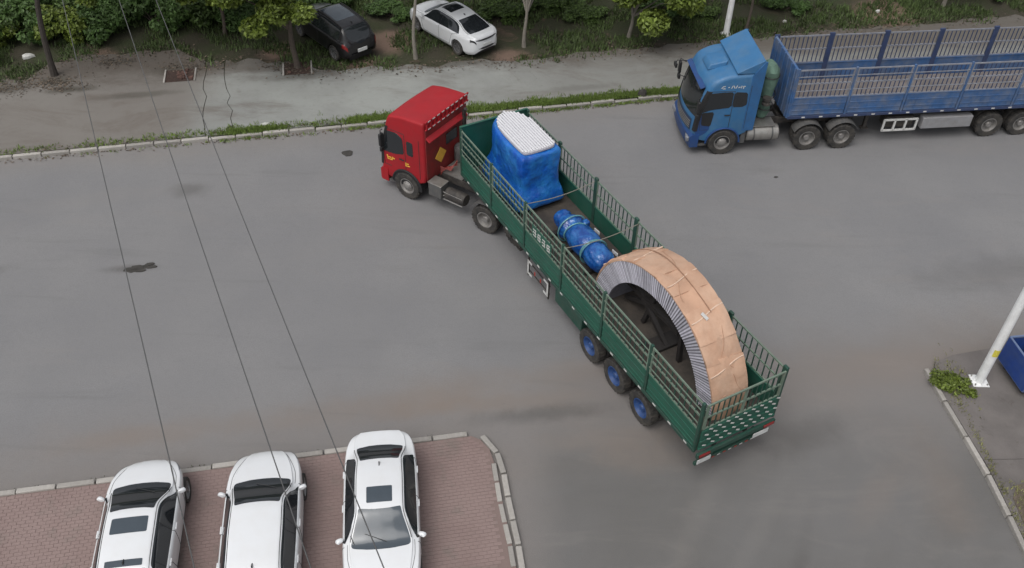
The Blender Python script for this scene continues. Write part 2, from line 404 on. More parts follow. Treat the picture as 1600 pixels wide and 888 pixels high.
def paver_c(noise, rng, mix, math_, dotp):
    c = mix(rng(noise(.5, 5), .3, .7), (.245, .180, .168), (.285, .215, .20))
    c = mix(math_('MULTIPLY', rng(noise(.8, 6, .7), .52, .70), .6), c, (.17, .16, .14))
    c = mix(math_('MULTIPLY', noise(18, 3), .3), c, (.11, .07, .06))
    return c, noise(40), .008
paver_m = ground_mat('red_paver', paver_c)

# ------------------------------------------------------------------ ground sheets
def struct(name, mb, m, **k):
    o = mb.build(name, m, None, **k); o['kind'] = 'structure'; return o
def sheet(poly, z, depth=0):
    mb = MB(); n = len(poly)
    if depth:
        mb.prism(poly, z-depth, z, 'z')
    else: mb.add([(x, y, z) for x, y in poly], [tuple(range(n))])
    return mb
def far_k(x): return 32.0 + .2145*x          # far kerb line
def near_k(x): return 15.98 + .191*x         # near kerb line
mb = MB(); mb.add([(-500, -500, -.06), (500, -500, -.06), (500, 500, -.06), (-500, 500, -.06)], [(0, 1, 2, 3)])
struct('ground', mb, soil_m, smooth=False)
mb = MB(); mb.add([(-120, -40, 0), (120, -40, 0), (120, far_k(120)+.3, 0), (-120, far_k(-120)+.3, 0)], [(0, 1, 2, 3)])
struct('road', mb, asphalt_m, smooth=False)
struct('verge_soil', sheet([(-120, far_k(-120)+.12), (120, far_k(120)+.12), (120, 120), (-120, 120)], .085, .14), soil_m, smooth=False)
# back edge of the far pavement
back = [(-60, 22), (-30, 30.8), (-22.0, 33.1), (-19.95, 33.45), (-19.55, 34.6), (-18.6, 35.3), (-16.5, 35.7), (-14.6, 36.1), (-12.9, 35.0), (-11.4, 35.3), (-9.6, 35.2),
        (-8.2, 34.5), (-6.2, 35.2), (-3.8, 35.1), (-1.8, 35.7), (.3, 35.8), (2.6, 36.5), (5, 37.1), (7.2, 37.6), (11, 38.5), (17.4, 39.8), (23.8, 41.1), (60, 49.)]
def back_y(x):
    for a, b in zip(back, back[1:]):
        if a[0] <= x <= b[0]:
            return a[1] + (b[1]-a[1])*(x-a[0])/(b[0]-a[0])
    return back[-1][1]
pav = bpy.data.objects.new('far_pavement', None); COL.objects.link(pav); pav['kind'] = 'structure'
cuts = [(-60, -60), (-11.75, -13.2), (-10.75, -12.35), (60, 60)]
wig = [[rnd.uniform(-.10, .10) for _ in range(9)] for _ in cuts]
for ci, ((a0, a1), (b0, b1)) in enumerate(zip(cuts, cuts[1:])):
    g = .014
    def edge(k, x0_, x1_, sgn):
        y0_, y1_ = far_k(x0_)+.135, back_y(x1_)
        return [(x0_+(x1_-x0_)*(q+1)/10+wig[k][q]*(1 if 0 < k < 3 else 0)+sgn*g, y0_+(y1_-y0_)*(q+1)/10) for q in range(9)]
    NE = max(6, int((b1-a1)/.45))
    xs = [a1 + (b1-a1)*t/NE for t in range(NE+1)]
    lo = [(a0+g + (b0-a0-2*g)*t/24) for t in range(25)]
    poly = [(x, far_k(x)+.135) for x in lo] + edge(ci+1, b0, b1, -1) + [(x-g if i == NE else x+g if i == 0 else x, back_y(x) + rnd.uniform(-.22, .22)) for i, x in reversed(list(enumerate(xs)))] + edge(ci, a0, a1, 1)[::-1]
    sheet(poly, .125, .1).build('concrete_slab', concrete_m, pav, smooth=False)

def curve_pts(pts, step):
    out = [Vector(pts[0]+(0,))]; acc = 0
    P = [Vector(p+(0,)) for p in pts]
    seg = []
    total = sum((b-a).length for a, b in zip(P, P[1:]))
    n = max(1, round(total/step)); res = []
    for k in range(n+1):
        d = total*k/n
        for a, b in zip(P, P[1:]):
            l = (b-a).length
            if d <= l+1e-6: res.append(a + (b-a)*(d/l)); break
            d -= l
    return res
def kerb(name, pts, step=1.0, w=.13, top=.13, broken=.0, gap=.02, mati=None):
    root = bpy.data.objects.new(name, None); COL.objects.link(root); root['kind'] = 'structure'
    P = curve_pts(pts, step)
    for a, b in zip(P, P[1:]):
        d = b-a; L = d.length; rz = math.atan2(d.y, d.x); t = top
        if rnd.random() < broken: t = top - rnd.uniform(.02, .06)
        m = MB(); m.box(0, 0, t/2-.05, L-gap-rnd.uniform(0, .03), w, t+.1)
        o = m.build('kerb_stone', mati or kerb_m, root, bevel=.018)
        c = (a+b)/2; o.location = (c.x, c.y, rnd.uniform(-.008, .008)); o.rotation_euler = (rnd.uniform(-.02, .02), 0, rz+rnd.uniform(-.012, .012))
    return root
kerb('far_kerb', [(-34, far_k(-34)), (40, far_k(40))], 1.0, .15, .14, .22)
kerb('near_kerb', [(-20, near_k(-20)), (-1.1, near_k(-1.1))], .98, .15, .125, .1)
kerb('corner_kerb', [(-.72, 15.72), (-.42, 15.42), (-.20, 14.95), (-.06, 14.3), (.05, 13.6), (.30, 12.4), (.6, 10.5), (1.1, 7.5)], .72, .15, .13, .0, .035)
kerb('inner_kerb', [(-.38, 14.85), (-.27, 14.2), (-.15, 13.5), (.10, 12.4), (.4, 10.5), (.9, 7.5)], .62, .13, .115, .2, .05)
kerb('right_kerb', [(12.15, 18.55), (12.24, 17.6), (12.42, 16.4), (12.62, 14.8), (12.74, 13.0), (12.78, 11), (12.8, 6)], 1.2, .13, .14, .1)
# right corner pavement
rp = bpy.data.objects.new('right_pavement', None); COL.objects.link(rp); rp['kind'] = 'structure'
sheet([(12.32, 17.6), (12.5, 16.4), (12.66, 15.3), (60, 17.5), (60, 31), (13.1, 19.1), (12.5, 18.8), (12.3, 18.3)], .115, .12).build('concrete_slab', corner_m, rp, smooth=False)
sheet([(12.68, 15.29), (12.72, 14.9), (12.82, 13.0), (12.86, 11), (12.88, 4), (60, 4), (60, 17.48)], .108, .12).build('concrete_slab', corner_m, rp, smooth=False)
struct('right_soil', sheet([(13.0, 14.1), (13.25, 14.5), (13.9, 14.65), (15, 15.0), (20, 15.6), (20, 4), (12.98, 4), (12.96, 12)], .125, .02), mat('brown_dirt', (.125, .10, .078), .95, var=.3, scale=2, dirt_or_sheen=((.07, .062, .042), .7, 1.3), bump=.8, bscale=12, bstr=.03), smooth=False)

# red paved parking, individual pavers in one relief mesh
park = bpy.data.objects.new('parking_paving', None); COL.objects.link(park); park['kind'] = 'structure'
sheet([(-40, near_k(-40)-.07), (-1.0, near_k(-1.0)-.07), (-.75, 15.6), (-.5, 15.3), (-.25, 14.5), (-.1, 13.6), (.15, 12.4), (.5, 10.5), (1.0, 6), (-40, 6)], .07, .1).build('bedding', joint_m, park, smooth=False)
def in_park(x, y):
    if y > near_k(x)-.10: return False
    if x > -1.0 and y > 15.72-.9*(x+1.0)*.9: return False
    xr = -.48 + (14.85-y)*.13 if y < 14.85 else -.48 - (y-14.85)*.45
    return x < xr
mb = MB(); bigm = MB(); n = 0
ca, sa = math.cos(.19), math.sin(.19)
pw, ph = .20, .10
near_list = []
for j in range(0, 104):
    for i in range(0, 92):
        u = -.9*0 - i*pw + (pw/2 if j % 2 else 0); v = -j*ph
        x = .3 + u*ca - v*sa; y = 16.2 + u*sa + v*ca
        if x < -15 or y < 9.2 or not in_park(x, y): continue
        if y < 11.0 and x < -12.5: continue
        z = .078 + rnd.uniform(-.001, .0015)
        hx, hy = pw/2-.002, ph/2-.002
        vs = [(x+a*ca-b*sa, y+a*sa+b*ca, zz) for zz, k in ((.06, 1), (z, .96)) for a, b in ((-hx*k, -hy*k), (hx*k, -hy*k), (hx*k, hy*k), (-hx*k, hy*k))]
        near_list.append(vs)
for vs in near_list:
    mb.add(vs, [(4, 5, 6, 7), (0, 1, 5, 4), (1, 2, 6, 5), (2, 3, 7, 6), (3, 0, 4, 7)])
o = mb.build('pavers', paver_m, park, smooth=False); o['kind'] = 'stuff'

# ------------------------------------------------------------------ wheels
def wheel_mesh(r, w, rim_r, tyre_n=36, dish=.05):
    t = MB(); hw = w/2
    t.lathe([(rim_r, -hw*.8), (rim_r+.02, -hw*.95), (r*.93, -hw), (r*.985, -hw*.82), (r, -hw*.5), (r, hw*.5), (r*.985, hw*.82), (r*.93, hw), (rim_r+.02, hw*.95), (rim_r, hw*.8)], n=tyre_n, cap=False)
    return t
def truck_wheel(rimmat, dual, out=1):
    """root-less: returns list of (name, mesh); y outwards = +out"""
    res = []
    t = wheel_mesh(.52, .29, .30)
    if dual:
        t2 = wheel_mesh(.52, .27, .30)
        t2.v = [(x, y-.33*out, z) for x, y, z in t2.v]; t.add(t2.v, t2.f)
    # tread lugs
    for k in range(24):
        a = 2*math.pi*k/24
        t.box(.518*math.cos(a), 0, .518*math.sin(a), .03, .25, .05, ry=-a)
    res.append(('tyre', t.mesh('tyre', rubber)))
    rm = MB()
    o = out
    if dual:
        rm.lathe([(.302, -.16*o), (.302, .125*o), (.28, .13*o), (.27, .10*o), (.25, .0*o), (.22, -.05*o), (.12, -.055*o), (.115, .06*o), (.09, .10*o), (.0, .10*o)], n=28, cap=False)
    else:
        rm.lathe([(.302, -.12*o), (.302, .125*o), (.28, .13*o), (.27, .09*o), (.23, .055*o), (.14, .13*o), (.12, .15*o), (.07, .17*o), (.0, .17*o)], n=28, cap=False)
    for k in range(10):
        a = 2*math.pi*k/10
        rm.lathe([(.016, 0), (.016, .035*o), (.001, .04*o)], c=(.165*math.cos(a), (-.05 if dual else .10)*o, .165*math.sin(a)), n=6)
    res.append(('rim', rm.mesh('rim', rimmat)))
    return res
def place_wheel(meshes, parent, x, y, z=.52, name='wheel'):
    tm = dict(meshes)
    w = inst(tm['tyre'], name, parent, (x, y, z))
    inst(tm['rim'], 'rim', w)
    return w

# ------------------------------------------------------------------ cars
def make_car(P, label, loc, rz, group):
    root = thing(P['name'], label, P['cat'], loc, rz, group)
    fx = {k: pchip([a for a, _ in P[k]], [b for _, b in P[k]]) for k in ('zt', 'zsh', 'wb', 'wt', 'zl')}
    x0, x1 = P['zt'][0][0], P['zt'][-1][0]
    ax = P['axles']; RA = P['wr'] + .045
    def ring(x):
        zt, zsh, wb, wt, zl = (fx[k](x) for k in ('zt', 'zsh', 'wb', 'wt', 'zl'))
        g = max(0, min(1, (zt-zsh-.05)/.3))
        za = 0
        for a in ax:
            d = abs(x-a)
            if d < RA: za = max(za, P['wr'] + math.sqrt(RA*RA-d*d))
        zm = zl + .5*(zsh-zl)
        z0 = max(zl, za); z1 = max(zl+.12, za+.005); z2 = max(zm, za+.03)
        return [(wb*.90, z0), (wb*.985, z1), (wb, z2), (wb*.988, max(zsh-.07, z2+.02)), (wb*.955, zsh), (wb*.925, zsh+.012+.01*g),
                (wt+.035*g+.01, zsh+(zt-zsh)*(.5+.34*g)), (wt, zt-.03*g-.006), (wt-.07, zt-.004), (wt*.5, zt+.014), (0, zt+.02)]
    def S(x, t):
        rg = ring(x); s = 1
        if t > 10: t = 20-t; s = -1
        i = min(9, int(t)); u = t-i
        def g(k): return rg[max(0, min(10, k))] if k <= 10 else (-rg[20-k][0], rg[20-k][1])
        p0, p1, p2, p3 = g(i-1), g(i), g(i+1), g(i+2)
        out = []
        for c in (0, 1):
            # softened catmull
            m1 = (p2[c]-p0[c])*.5; m2 = (p3[c]-p1[c])*.5; d = p2[c]-p1[c]
            k = .45
            lim = lambda m: max(-abs(d)*2, min(abs(d)*2, m*k))
            m1, m2 = lim(m1), lim(m2)
            out.append((2*u**3-3*u*u+1)*p1[c] + (u**3-2*u*u+u)*m1 + (-2*u**3+3*u*u)*p2[c] + (u**3-u*u)*m2)
        return Vector((x, out[0]*s, out[1]))
    def Nn(x, t):
        e = .01
        a = S(min(x+e, x1), t) - S(max(x-e, x0), t); b = S(x, min(20, t+.05)) - S(x, max(0, t-.05))
        n = b.cross(a)
        if n.length < 1e-9: return Vector((0, 0, 1))
        n.normalize(); c = Vector((x*.6, 0, .5)); p = S(x, t)
        return n if n.dot(p-c) > 0 else -n
    # stations: dense at ends and axles
    xs = set()
    k = 70
    for i in range(k+1): xs.add(round(x0+(x1-x0)*i/k, 4))
    for e in (.01, .025, .05, .08, .12): xs.add(x0+e); xs.add(x1-e)
    for a in ax:
        for i in range(-10, 11): xs.add(a+RA*math.sin(i*math.pi/20)*.999)
    xs = sorted(xs)
    ts = [i*.25 for i in range(81)]
    b = MB()
    b.loft([[S(x, t) for t in ts] for x in xs], closed=False, cap=False)
    n = len(ts)
    b.f.append(tuple(range(n))); b.m.append(0)
    b.f.append(tuple((len(xs)-1)*n+i for i in range(n))); b.m.append(0)
    b.build('body', P['paint'], root)
    u = MB(); u.box((x0+x1)/2, 0, .38, x1-x0-.35, 1.1, .40); u.box((ax[0]+ax[1])/2, 0, .32, abs(ax[1]-ax[0])-.8, 1.55, .24)
    u.build('underbody', black_trim, root)
    def patch(name, q, m, off=.004, ra=.25, rb=.25, na=14, nb=12, parent=None, bow=(0, 0)):
        # q: four corners ((x,t) rear-low, front-low, front-high, rear-high)
        mb = MB(); V = []
        for i in range(na+1):
            for j in range(nb+1):
                a = -1+2*i/na; c = -1+2*j/nb
                if ra > 0 and abs(a) > 1-ra and abs(c) > 1-rb:
                    p = (abs(a)-1+ra)/ra; s = (abs(c)-1+rb)/rb; mxx = max(p, s); l2 = math.hypot(p, s)
                    if l2 > 0:
                        a = math.copysign(1-ra+ra*p*mxx/l2, a); c = math.copysign(1-rb+rb*s*mxx/l2, c)
                A = (a+1)/2; B = (c+1)/2
                x = (q[0][0]*(1-A)+q[1][0]*A)*(1-B) + (q[3][0]*(1-A)+q[2][0]*A)*B
                t = (q[0][1]*(1-A)+q[1][1]*A)*(1-B) + (q[3][1]*(1-A)+q[2][1]*A)*B
                x += (1-a*a)*(bow[0]*(1-B)+bow[1]*B)
                V.append(S(x, t) + Nn(x, t)*off)
        F = [(i*(nb+1)+j, (i+1)*(nb+1)+j, (i+1)*(nb+1)+j+1, i*(nb+1)+j+1) for i in range(na) for j in range(nb)]
        mb.add(V, F)
        return mb.build(name, m, parent or root)
    def seam(pts, r=.007, off=.001, name='panel_gap', m=None):
        mb = MB(); full = []
        for (xa, ta), (xb, tb) in zip(pts, pts[1:]):
            for i in range(8):
                s = i/8; full.append((xa+(xb-xa)*s, ta+(tb-ta)*s))
        full.append(pts[-1])
        mb.tube([S(x, t)+Nn(x, t)*off for x, t in full], r, 5)
        return mb.build(name, m or seam_m, root)
    W = P['windows']
    cx, hx, rx, dx = W['cowl'], W['header'], W['rtop'], W['rbase']
    mir = lambda q: [(x, 20-t) for x, t in q]
    patch('windscreen', [(cx+.06, 7.55), (cx+.06, 12.45), (hx-.07, 11.9), (hx-.07, 8.1)], P.get('wglass', glass), ra=.10, rb=.12, na=24, nb=14, bow=(.12, .05))
    patch('rear_window', [(dx-.02, 7.9), (dx-.02, 12.1), (rx+.04, 11.85), (rx+.04, 8.15)], glass, ra=.12, rb=.15, na=24, bow=(-.08, -.03))
    s0, s1 = W['side']
    for mm in (lambda q: q, mir):
        gl = patch('side_window', mm([(s0, 5.02), (s1, 5.02), (hx-.02, 6.9), (rx+W.get('rq', .1), 6.9)]), glass, ra=.12, rb=.3, na=30, nb=8)
        bp = W['bpillar']
        seam(mm([(bp, 1.2), (bp+.02, 3), (bp, 5.0), (bp-.05, 6.9)]))
        seam(mm([(s1+.02, 4.9), (s1+.02, 3), (s1-.12, 1.2), (bp, 1.2), ]))
        seam(mm([(bp, 1.2), (ax[0]+.48, 1.25), (ax[0]+.36, 2.6), (s0+.15, 4.0), (s0+.12, 4.9)]))
        if W.get('ditch', True): seam(mm([(cx-.05, 7.25), (hx, 7.5), (rx, 7.5), (dx, 7.2)]), r=.009)
        seam(mm([(x1-.30, 5.9), (cx+.35, 5.5), (cx-.02, 5.6)]), r=.006)
        # door handles
        for hxp in (bp+.10, bp-.85):
            pp = S(hxp, 3.4 if mm((0, 0)) == (0, 0) else 16.6) if False else None
        for hxp in (bp+.16, bp-.80):
            tt = 3.25
            for_side = mm([(hxp, tt)])[0]
            p = S(*for_side); h = MB(); sg = 1 if p.y > 0 else -1
            h.box(p.x, p.y+sg*.012, p.z, .20, .03, .03); h.build('door_handle', P['paint'] if not P.get('dark_handles') else black_trim, root, bevel=.01)
        # mirror
        p = S(*mm([(s1-.08, 4.9)])[0]); sg = 1 if p.y > 0 else -1
        mr = MB(); cz = p.z+.05
        mr.loft([[(p.x-.06+.02*math.cos(a)-dxx*.6-sg*0, p.y+sg*(.11+.095*math.cos(a)*sc), cz+.062*math.sin(a)*sc) for a in [2*math.pi*i/14 for i in range(14)]]
                 for dxx, sc in ((.05, .85), (.03, 1), (-.02, 1.0), (-.08, .82), (-.12, .45), (-.13, .1))])
        mo = mr.build('mirror', P['paint'], root)
        ml = MB(); ml.bar((p.x-.02, p.y-sg*.02, p.z+.0), (p.x-.08, p.y+sg*.08, p.z+.03), .05, .03); ml.build('mirror_arm', black_trim, mo)
    for q in P.get('sunroofs', []): patch('sunroof', q, P.get('srglass', glass_lt), ra=.1, rb=.12, na=14)
    for q in P['headlights']:
        patch('headlight', q, lamp_w, off=.006); patch('headlight', mir(q), lamp_w, off=.006)
    for q in P['taillights']:
        patch('taillight', q, P.get('tlmat', lamp_r), off=.006); patch('taillight', mir(q), P.get('tlmat', lamp_r), off=.006)
    for pts in P.get('lines', []): seam(pts, r=.008)
    for pts, mm_, r in P.get('bands', []): seam(pts, r=r, name='trim_band', m=mm_)
    if P.get('rearbar'):
        rb_ = MB(); rb_.tube([(-2.335+.22*abs(y/.74)**2.4, y, .865) for y in np.linspace(-.76, .76, 17)], .035, 6); rb_.build('rear_light_bar', black_trim, root)
        rb_ = MB(); rb_.tube([(-2.34+.22*abs(y/.7)**2.4, y, .50) for y in np.linspace(-.6, .6, 13)], .06, 6); rb_.build('lower_bumper_trim', black_trim, root)
    # plate
    if P.get('plate'):
        px, pz = P['plate']; pl = MB(); pl.box(px, 0, pz, .03, .46, .15); pl.build('number_plate', P.get('platem', plate_m), root, bevel=.008)
    if P.get('rails'):
        for sg in (1, -1):
            rl = MB(); rr = [S(x, 7.6 if sg > 0 else 12.4) + Vector((0, 0, .045)) for x in np.linspace(rx+.1, hx-.15, 10)]
            rr = [rr[0]-Vector((.04, 0, .05))] + rr + [rr[-1]+Vector((.04, 0, -.05))]
            rl.tube(rr, .022, 6); rl.build('roof_rail', P['rails'], root)
    # shark fin
    if P.get('fin', True):
        fp = S(rx+.22, 10); f = MB(); f.prism([(fp.x-.09, fp.z-.01), (fp.x+.09, fp.z-.01), (fp.x-.05, fp.z+.055)], -.012, .012, 'y'); f.build('antenna', black_trim, root)
    # wipers
    for yy in (.1, -.45):
        a = S(cx+.02, 10-yy*4)+Vector((0, 0, .02)); b_ = S(cx-.28*(cx-hx), 10-(yy-.38)*4.)+Vector((0, 0, .02))
        wv = MB(); wv.tube([a, b_], .008, 4); wv.build('wiper', black_trim, root)
    # wheels
    wr = P['wr']; ty = wheel_mesh(wr, .21, wr*.68).mesh('tyre', rubber)
    for sgn in (1, -1):
        rm = MB()
        o = sgn; R0 = wr*.69
        rm.lathe([(R0, -.08*o), (R0, .085*o), (R0*.93, .09*o), (R0*.9, .03*o), (R0*.88, -.04*o), (0, -.04*o)], n=24, cap=False)
        for kk in range(5):
            a0 = 2*math.pi*kk/5+.3
            for da in (-.16, .16):
                a = a0+da
                rm.bar((.04*math.cos(a0), .05*o, .04*math.sin(a0)), (R0*.93*math.cos(a), .07*o, R0*.93*math.sin(a)), .035, .02)
        rm.lathe([(.05, .03*o), (.05, .07*o), (.0, .075*o)], n=10)
        rmesh = rm.mesh('rim', P.get('rim', alloy))
        for a in ax:
            w = inst(ty, 'wheel', root, (a, sgn*(P['track']), wr)); inst(rmesh, 'rim', w)
    return root

SEDAN = dict(name='parked_sedan', cat='car', paint=white_paint, wr=.33, track=.80, axles=(-1.38, 1.42),
    zt=[(-2.35, .60), (-2.31, .86), (-2.22, .99), (-1.95, 1.03), (-1.62, 1.08), (-1.1, 1.32), (-.55, 1.41), (0, 1.43), (.35, 1.385), (1.05, .985), (1.5, .93), (2.0, .83), (2.25, .70), (2.36, .50)],
    zsh=[(-2.35, .50), (-2.31, .74), (-2.22, .89), (-1.9, .96), (-1, .96), (0, .93), (1.0, .90), (1.5, .87), (2.0, .76), (2.25, .62), (2.36, .44)],
    wb=[(-2.35, .34), (-2.31, .52), (-2.22, .66), (-2.05, .78), (-1.7, .875), (-1.0, .915), (0, .92), (1.0, .915), (1.5, .89), (1.85, .83), (2.1, .73), (2.25, .60), (2.32, .47), (2.36, .28)],
    wt=[(-2.35, .22), (-2.22, .50), (-1.95, .62), (-1.62, .64), (-1.1, .565), (-.5, .58), (.35, .575), (1.05, .72), (1.5, .68), (2.0, .56), (2.25, .40), (2.36, .2)],
    zl=[(-2.35, .42), (-2.2, .26), (-1.9, .20), (1.9, .18), (2.2, .24), (2.36, .36)],
    windows=dict(cowl=1.02, header=.40, rtop=-1.12, rbase=-1.62, side=(-1.45, 1.02), bpillar=-.20, rq=.05),
    headlights=[[(1.98, 3.2), (2.26, 3.0), (2.22, 4.6), (1.9, 4.6)]], taillights=[[(-2.30, 3.0), (-2.05, 3.0), (-2.02, 4.1), (-2.27, 4.1)]],
    plate=(-2.35, .62), wglass=glass_lt, sunroofs=[[(-.22, 8.9), (.22, 8.9), (.22, 11.1), (-.22, 11.1)]])
def variant(base, **k):
    d = dict(base); d.update(k); return d
def cpos(x, y, a, u):      # centre from windscreen-base reference point
    return (x - u*math.cos(a), y - u*math.sin(a), 0)
# bottom right car: nose to camera
G_PARK = 'white cars parked on the red paving'
a = R_(-82.7)
make_car(SEDAN, 'white sedan parked nose towards the camera, rightmost of the three on the red paving', tuple(Vector(cpos(-2.90, 11.80, a, 1.02))+Vector((0, 0, .085))), a, G_PARK)
# bottom left: nose away, two glass roof panels
HATCH = variant(SEDAN, wr=.33, axles=(-1.30, 1.36),
    zt=[(-2.12, .60), (-2.08, .88), (-1.95, 1.04), (-1.6, 1.28), (-1.3, 1.40), (-.6, 1.46), (0, 1.465), (.2, 1.44), (1.02, 1.03), (1.4, .96), (1.85, .85), (2.08, .72), (2.2, .48)],
    zsh=[(-2.12, .50), (-2.08, .74), (-1.95, .90), (-1, .96), (0, .95), (1.0, .93), (1.4, .89), (1.8, .79), (2.08, .63), (2.2, .42)],
    wb=[(-2.12, .55), (-2.08, .68), (-1.95, .79), (-1.5, .88), (0, .90), (1.0, .895), (1.35, .87), (1.65, .80), (1.9, .69), (2.08, .54), (2.16, .40), (2.2, .22)],
    wt=[(-2.12, .4), (-1.95, .6), (-1.3, .58), (-.5, .585), (.2, .58), (1.02, .71), (1.4, .66), (1.8, .52), (2.05, .36), (2.2, .14)],
    zl=[(-2.12, .42), (-1.9, .22), (1.75, .19), (2.05, .24), (2.2, .34)],
    windows=dict(cowl=1.02, header=.19, rtop=-1.42, rbase=-1.9, side=(-1.5, 1.0), bpillar=-.22, rq=.1),
    headlights=[[(1.72, 3.1), (2.10, 3.0), (2.0, 4.8), (1.55, 4.7)]], taillights=[[(-2.08, 2.8), (-1.85, 2.8), (-1.83, 4.2), (-2.05, 4.2)]],
    plate=None, wglass=glass, srglass=glass_lt,
    sunroofs=[[(-.50, 8.5), (-.08, 8.5), (-.08, 11.5), (-.50, 11.5)], [(-1.32, 8.5), (-1.16, 8.5), (-1.16, 11.5), (-1.32, 11.5)]])
a = R_(99.3)
make_car(HATCH, 'white hatchback with a dark sunroof, leftmost of the three cars on the red paving', tuple(Vector(cpos(-8.83, 13.08, a, 1.02))+Vector((0, 0, .085))), a, G_PARK)
SUVW = variant(HATCH, name='parked_crossover', wr=.35, axles=(-1.36, 1.40), track=.81,
    zt=[(-2.25, .65), (-2.2, .98), (-2.05, 1.2), (-1.7, 1.48), (-1.2, 1.58), (-.5, 1.61), (0, 1.60), (.24, 1.56), (1.02, 1.14), (1.4, 1.07), (1.95, .94), (2.25, .80), (2.40, .55)],
    zsh=[(-2.25, .55), (-2.2, .82), (-2.05, .98), (-1, 1.04), (0, 1.03), (1.0, 1.02), (1.4, .99), (1.95, .86), (2.25, .70), (2.40, .48)],
    wb=[(-2.25, .56), (-2.2, .70), (-2.05, .81), (-1.5, .895), (0, .915), (1.0, .91), (1.5, .88), (1.85, .81), (2.1, .71), (2.28, .57), (2.36, .42), (2.40, .24)],
    wt=[(-2.25, .4), (-2.0, .62), (-1.3, .60), (-.5, .61), (.24, .60), (1.02, .71), (1.4, .67), (1.95, .52), (2.25, .36), (2.40, .16)],
    zl=[(-2.25, .45), (-2.0, .27), (1.95, .24), (2.25, .28), (2.40, .40)],
    windows=dict(cowl=1.02, header=.24, rtop=-1.65, rbase=-2.08, side=(-1.75, 1.0), bpillar=-.22, rq=.1),
    headlights=[[(1.95, 3.1), (2.28, 3.0), (2.22, 4.8), (1.85, 4.7)]], taillights=[[(-2.2, 2.8), (-1.95, 2.8), (-1.93, 4.4), (-2.16, 4.4)]],
    sunroofs=[])
a = R_(98.4)
make_car(SUVW, 'white crossover with a plain roof, middle one of the three on the red paving', tuple(Vector(cpos(-5.93, 13.21, a, 1.02))+Vector((0, 0, .085))), a, G_PARK)
# white fastback by the trees
FAST = variant(SEDAN, name='parked_fastback', axles=(-1.38, 1.45),
    zt=[(-2.35, .62), (-2.31, .90), (-2.2, 1.02), (-2.0, 1.035), (-1.75, 1.08), (-1.1, 1.30), (-.55, 1.40), (0, 1.42), (.35, 1.38), (1.05, .985), (1.5, .93), (2.0, .83), (2.25, .70), (2.36, .50)],
    windows=dict(cowl=1.02, header=.40, rtop=-1.05, rbase=-1.85, side=(-1.5, 1.02), bpillar=-.20, rq=.05),
    sunroofs=[[(-.42, 8.6), (.25, 8.6), (.25, 11.4), (-.42, 11.4)]], srglass=glass,
    taillights=[[(-2.30, 3.0), (-2.10, 3.0), (-2.07, 4.1), (-2.27, 4.1)]],
    rearbar=True, tlmat=black_trim)
a = R_(133)
make_car(FAST, 'white fastback with a glass roof parked under the trees beyond the pavement', (-1.95+1.38*math.cos(a), 36.85+1.38*math.sin(a), .1), a, 'cars parked under the trees')
BSUV = variant(SUVW, name='parked_estate', paint=black_paint, cat='car', rails=black_trim,
    zt=[(-2.25, .65), (-2.2, .98), (-2.1, 1.15), (-1.85, 1.45), (-1.7, 1.53), (-1.2, 1.58), (-.5, 1.61), (0, 1.60), (.24, 1.56), (1.02, 1.14), (1.4, 1.07), (1.95, .94), (2.25, .80), (2.40, .55)],
    windows=dict(cowl=1.02, header=.24, rtop=-1.78, rbase=-2.12, side=(-1.75, 1.0), bpillar=-.22, rq=.1), plate=(-2.26, .62),
    sunroofs=[[(-1.2, 8.4), (.1, 8.4), (.1, 11.6), (-1.2, 11.6)]], rim=alloy,
    taillights=[[(-2.22, 2.6), (-1.98, 2.6), (-1.98, 4.2), (-2.19, 4.2)]])
a = R_(131.5)
make_car(BSUV, 'black car with roof rails parked beside the tree pit under the trees', (-7.1+1.36*math.cos(a), 36.1+1.36*math.sin(a), .1), a, 'cars parked under the trees')

# ------------------------------------------------------------------ tractor units
def cab_shell(mb, prof, w, r=.12, bow=.10, mi=0, cxz=None):
    pr = prof
    cx = sum(p[0] for p in pr)/len(pr); cz = sum(p[1] for p in pr)/len(pr)
    xm = max(p[0] for p in pr); zmin = min(p[1] for p in pr)
    ax_ = (max(p[0] for p in pr)-min(p[0] for p in pr))/2; az_ = (max(p[1] for p in pr)-min(p[1] for p in pr))/2
    rings = []
    ys = []
    for s in (-1, 1):
        seq = [(w-r+r*math.sin(ph), r*(1-math.cos(ph))) for ph in [math.pi/2*(1-i/6) for i in range(7)]]
        if s < 0: ys += [(-y, d) for y, d in seq]
        else: ys += [(0, 0)] + [(y, d) for y, d in reversed(seq)]
    mids = [(-w*.6, 0), (-w*.3, 0)]
    ys = sorted(set(ys + mids + [(-m[0], 0) for m in mids]))
    for y, d in ys:
        ring = []
        for x, z in pr:
            X = cx+(x-cx)*(1-d/ax_); Z = cz+(z-cz)*(1-d/az_) if z > cz else z
            if x > cx: X -= bow*(y/w)**2*min(1, (x-cx)/ax_)
            ring.append((X, y, Z))
        rings.append(ring)
    mb.loft(rings, True, True, mi)
def prof_x(pr, z, front=True):
    best = None
    for a, b in zip(pr, pr[1:]+pr[:1]):
        if (a[1]-z)*(b[1]-z) <= 0 and a[1] != b[1]:
            x = a[0]+(b[0]-a[0])*(z-a[1])/(b[1]-a[1])
            if best is None or (x > best if front else x < best): best = x
    return best
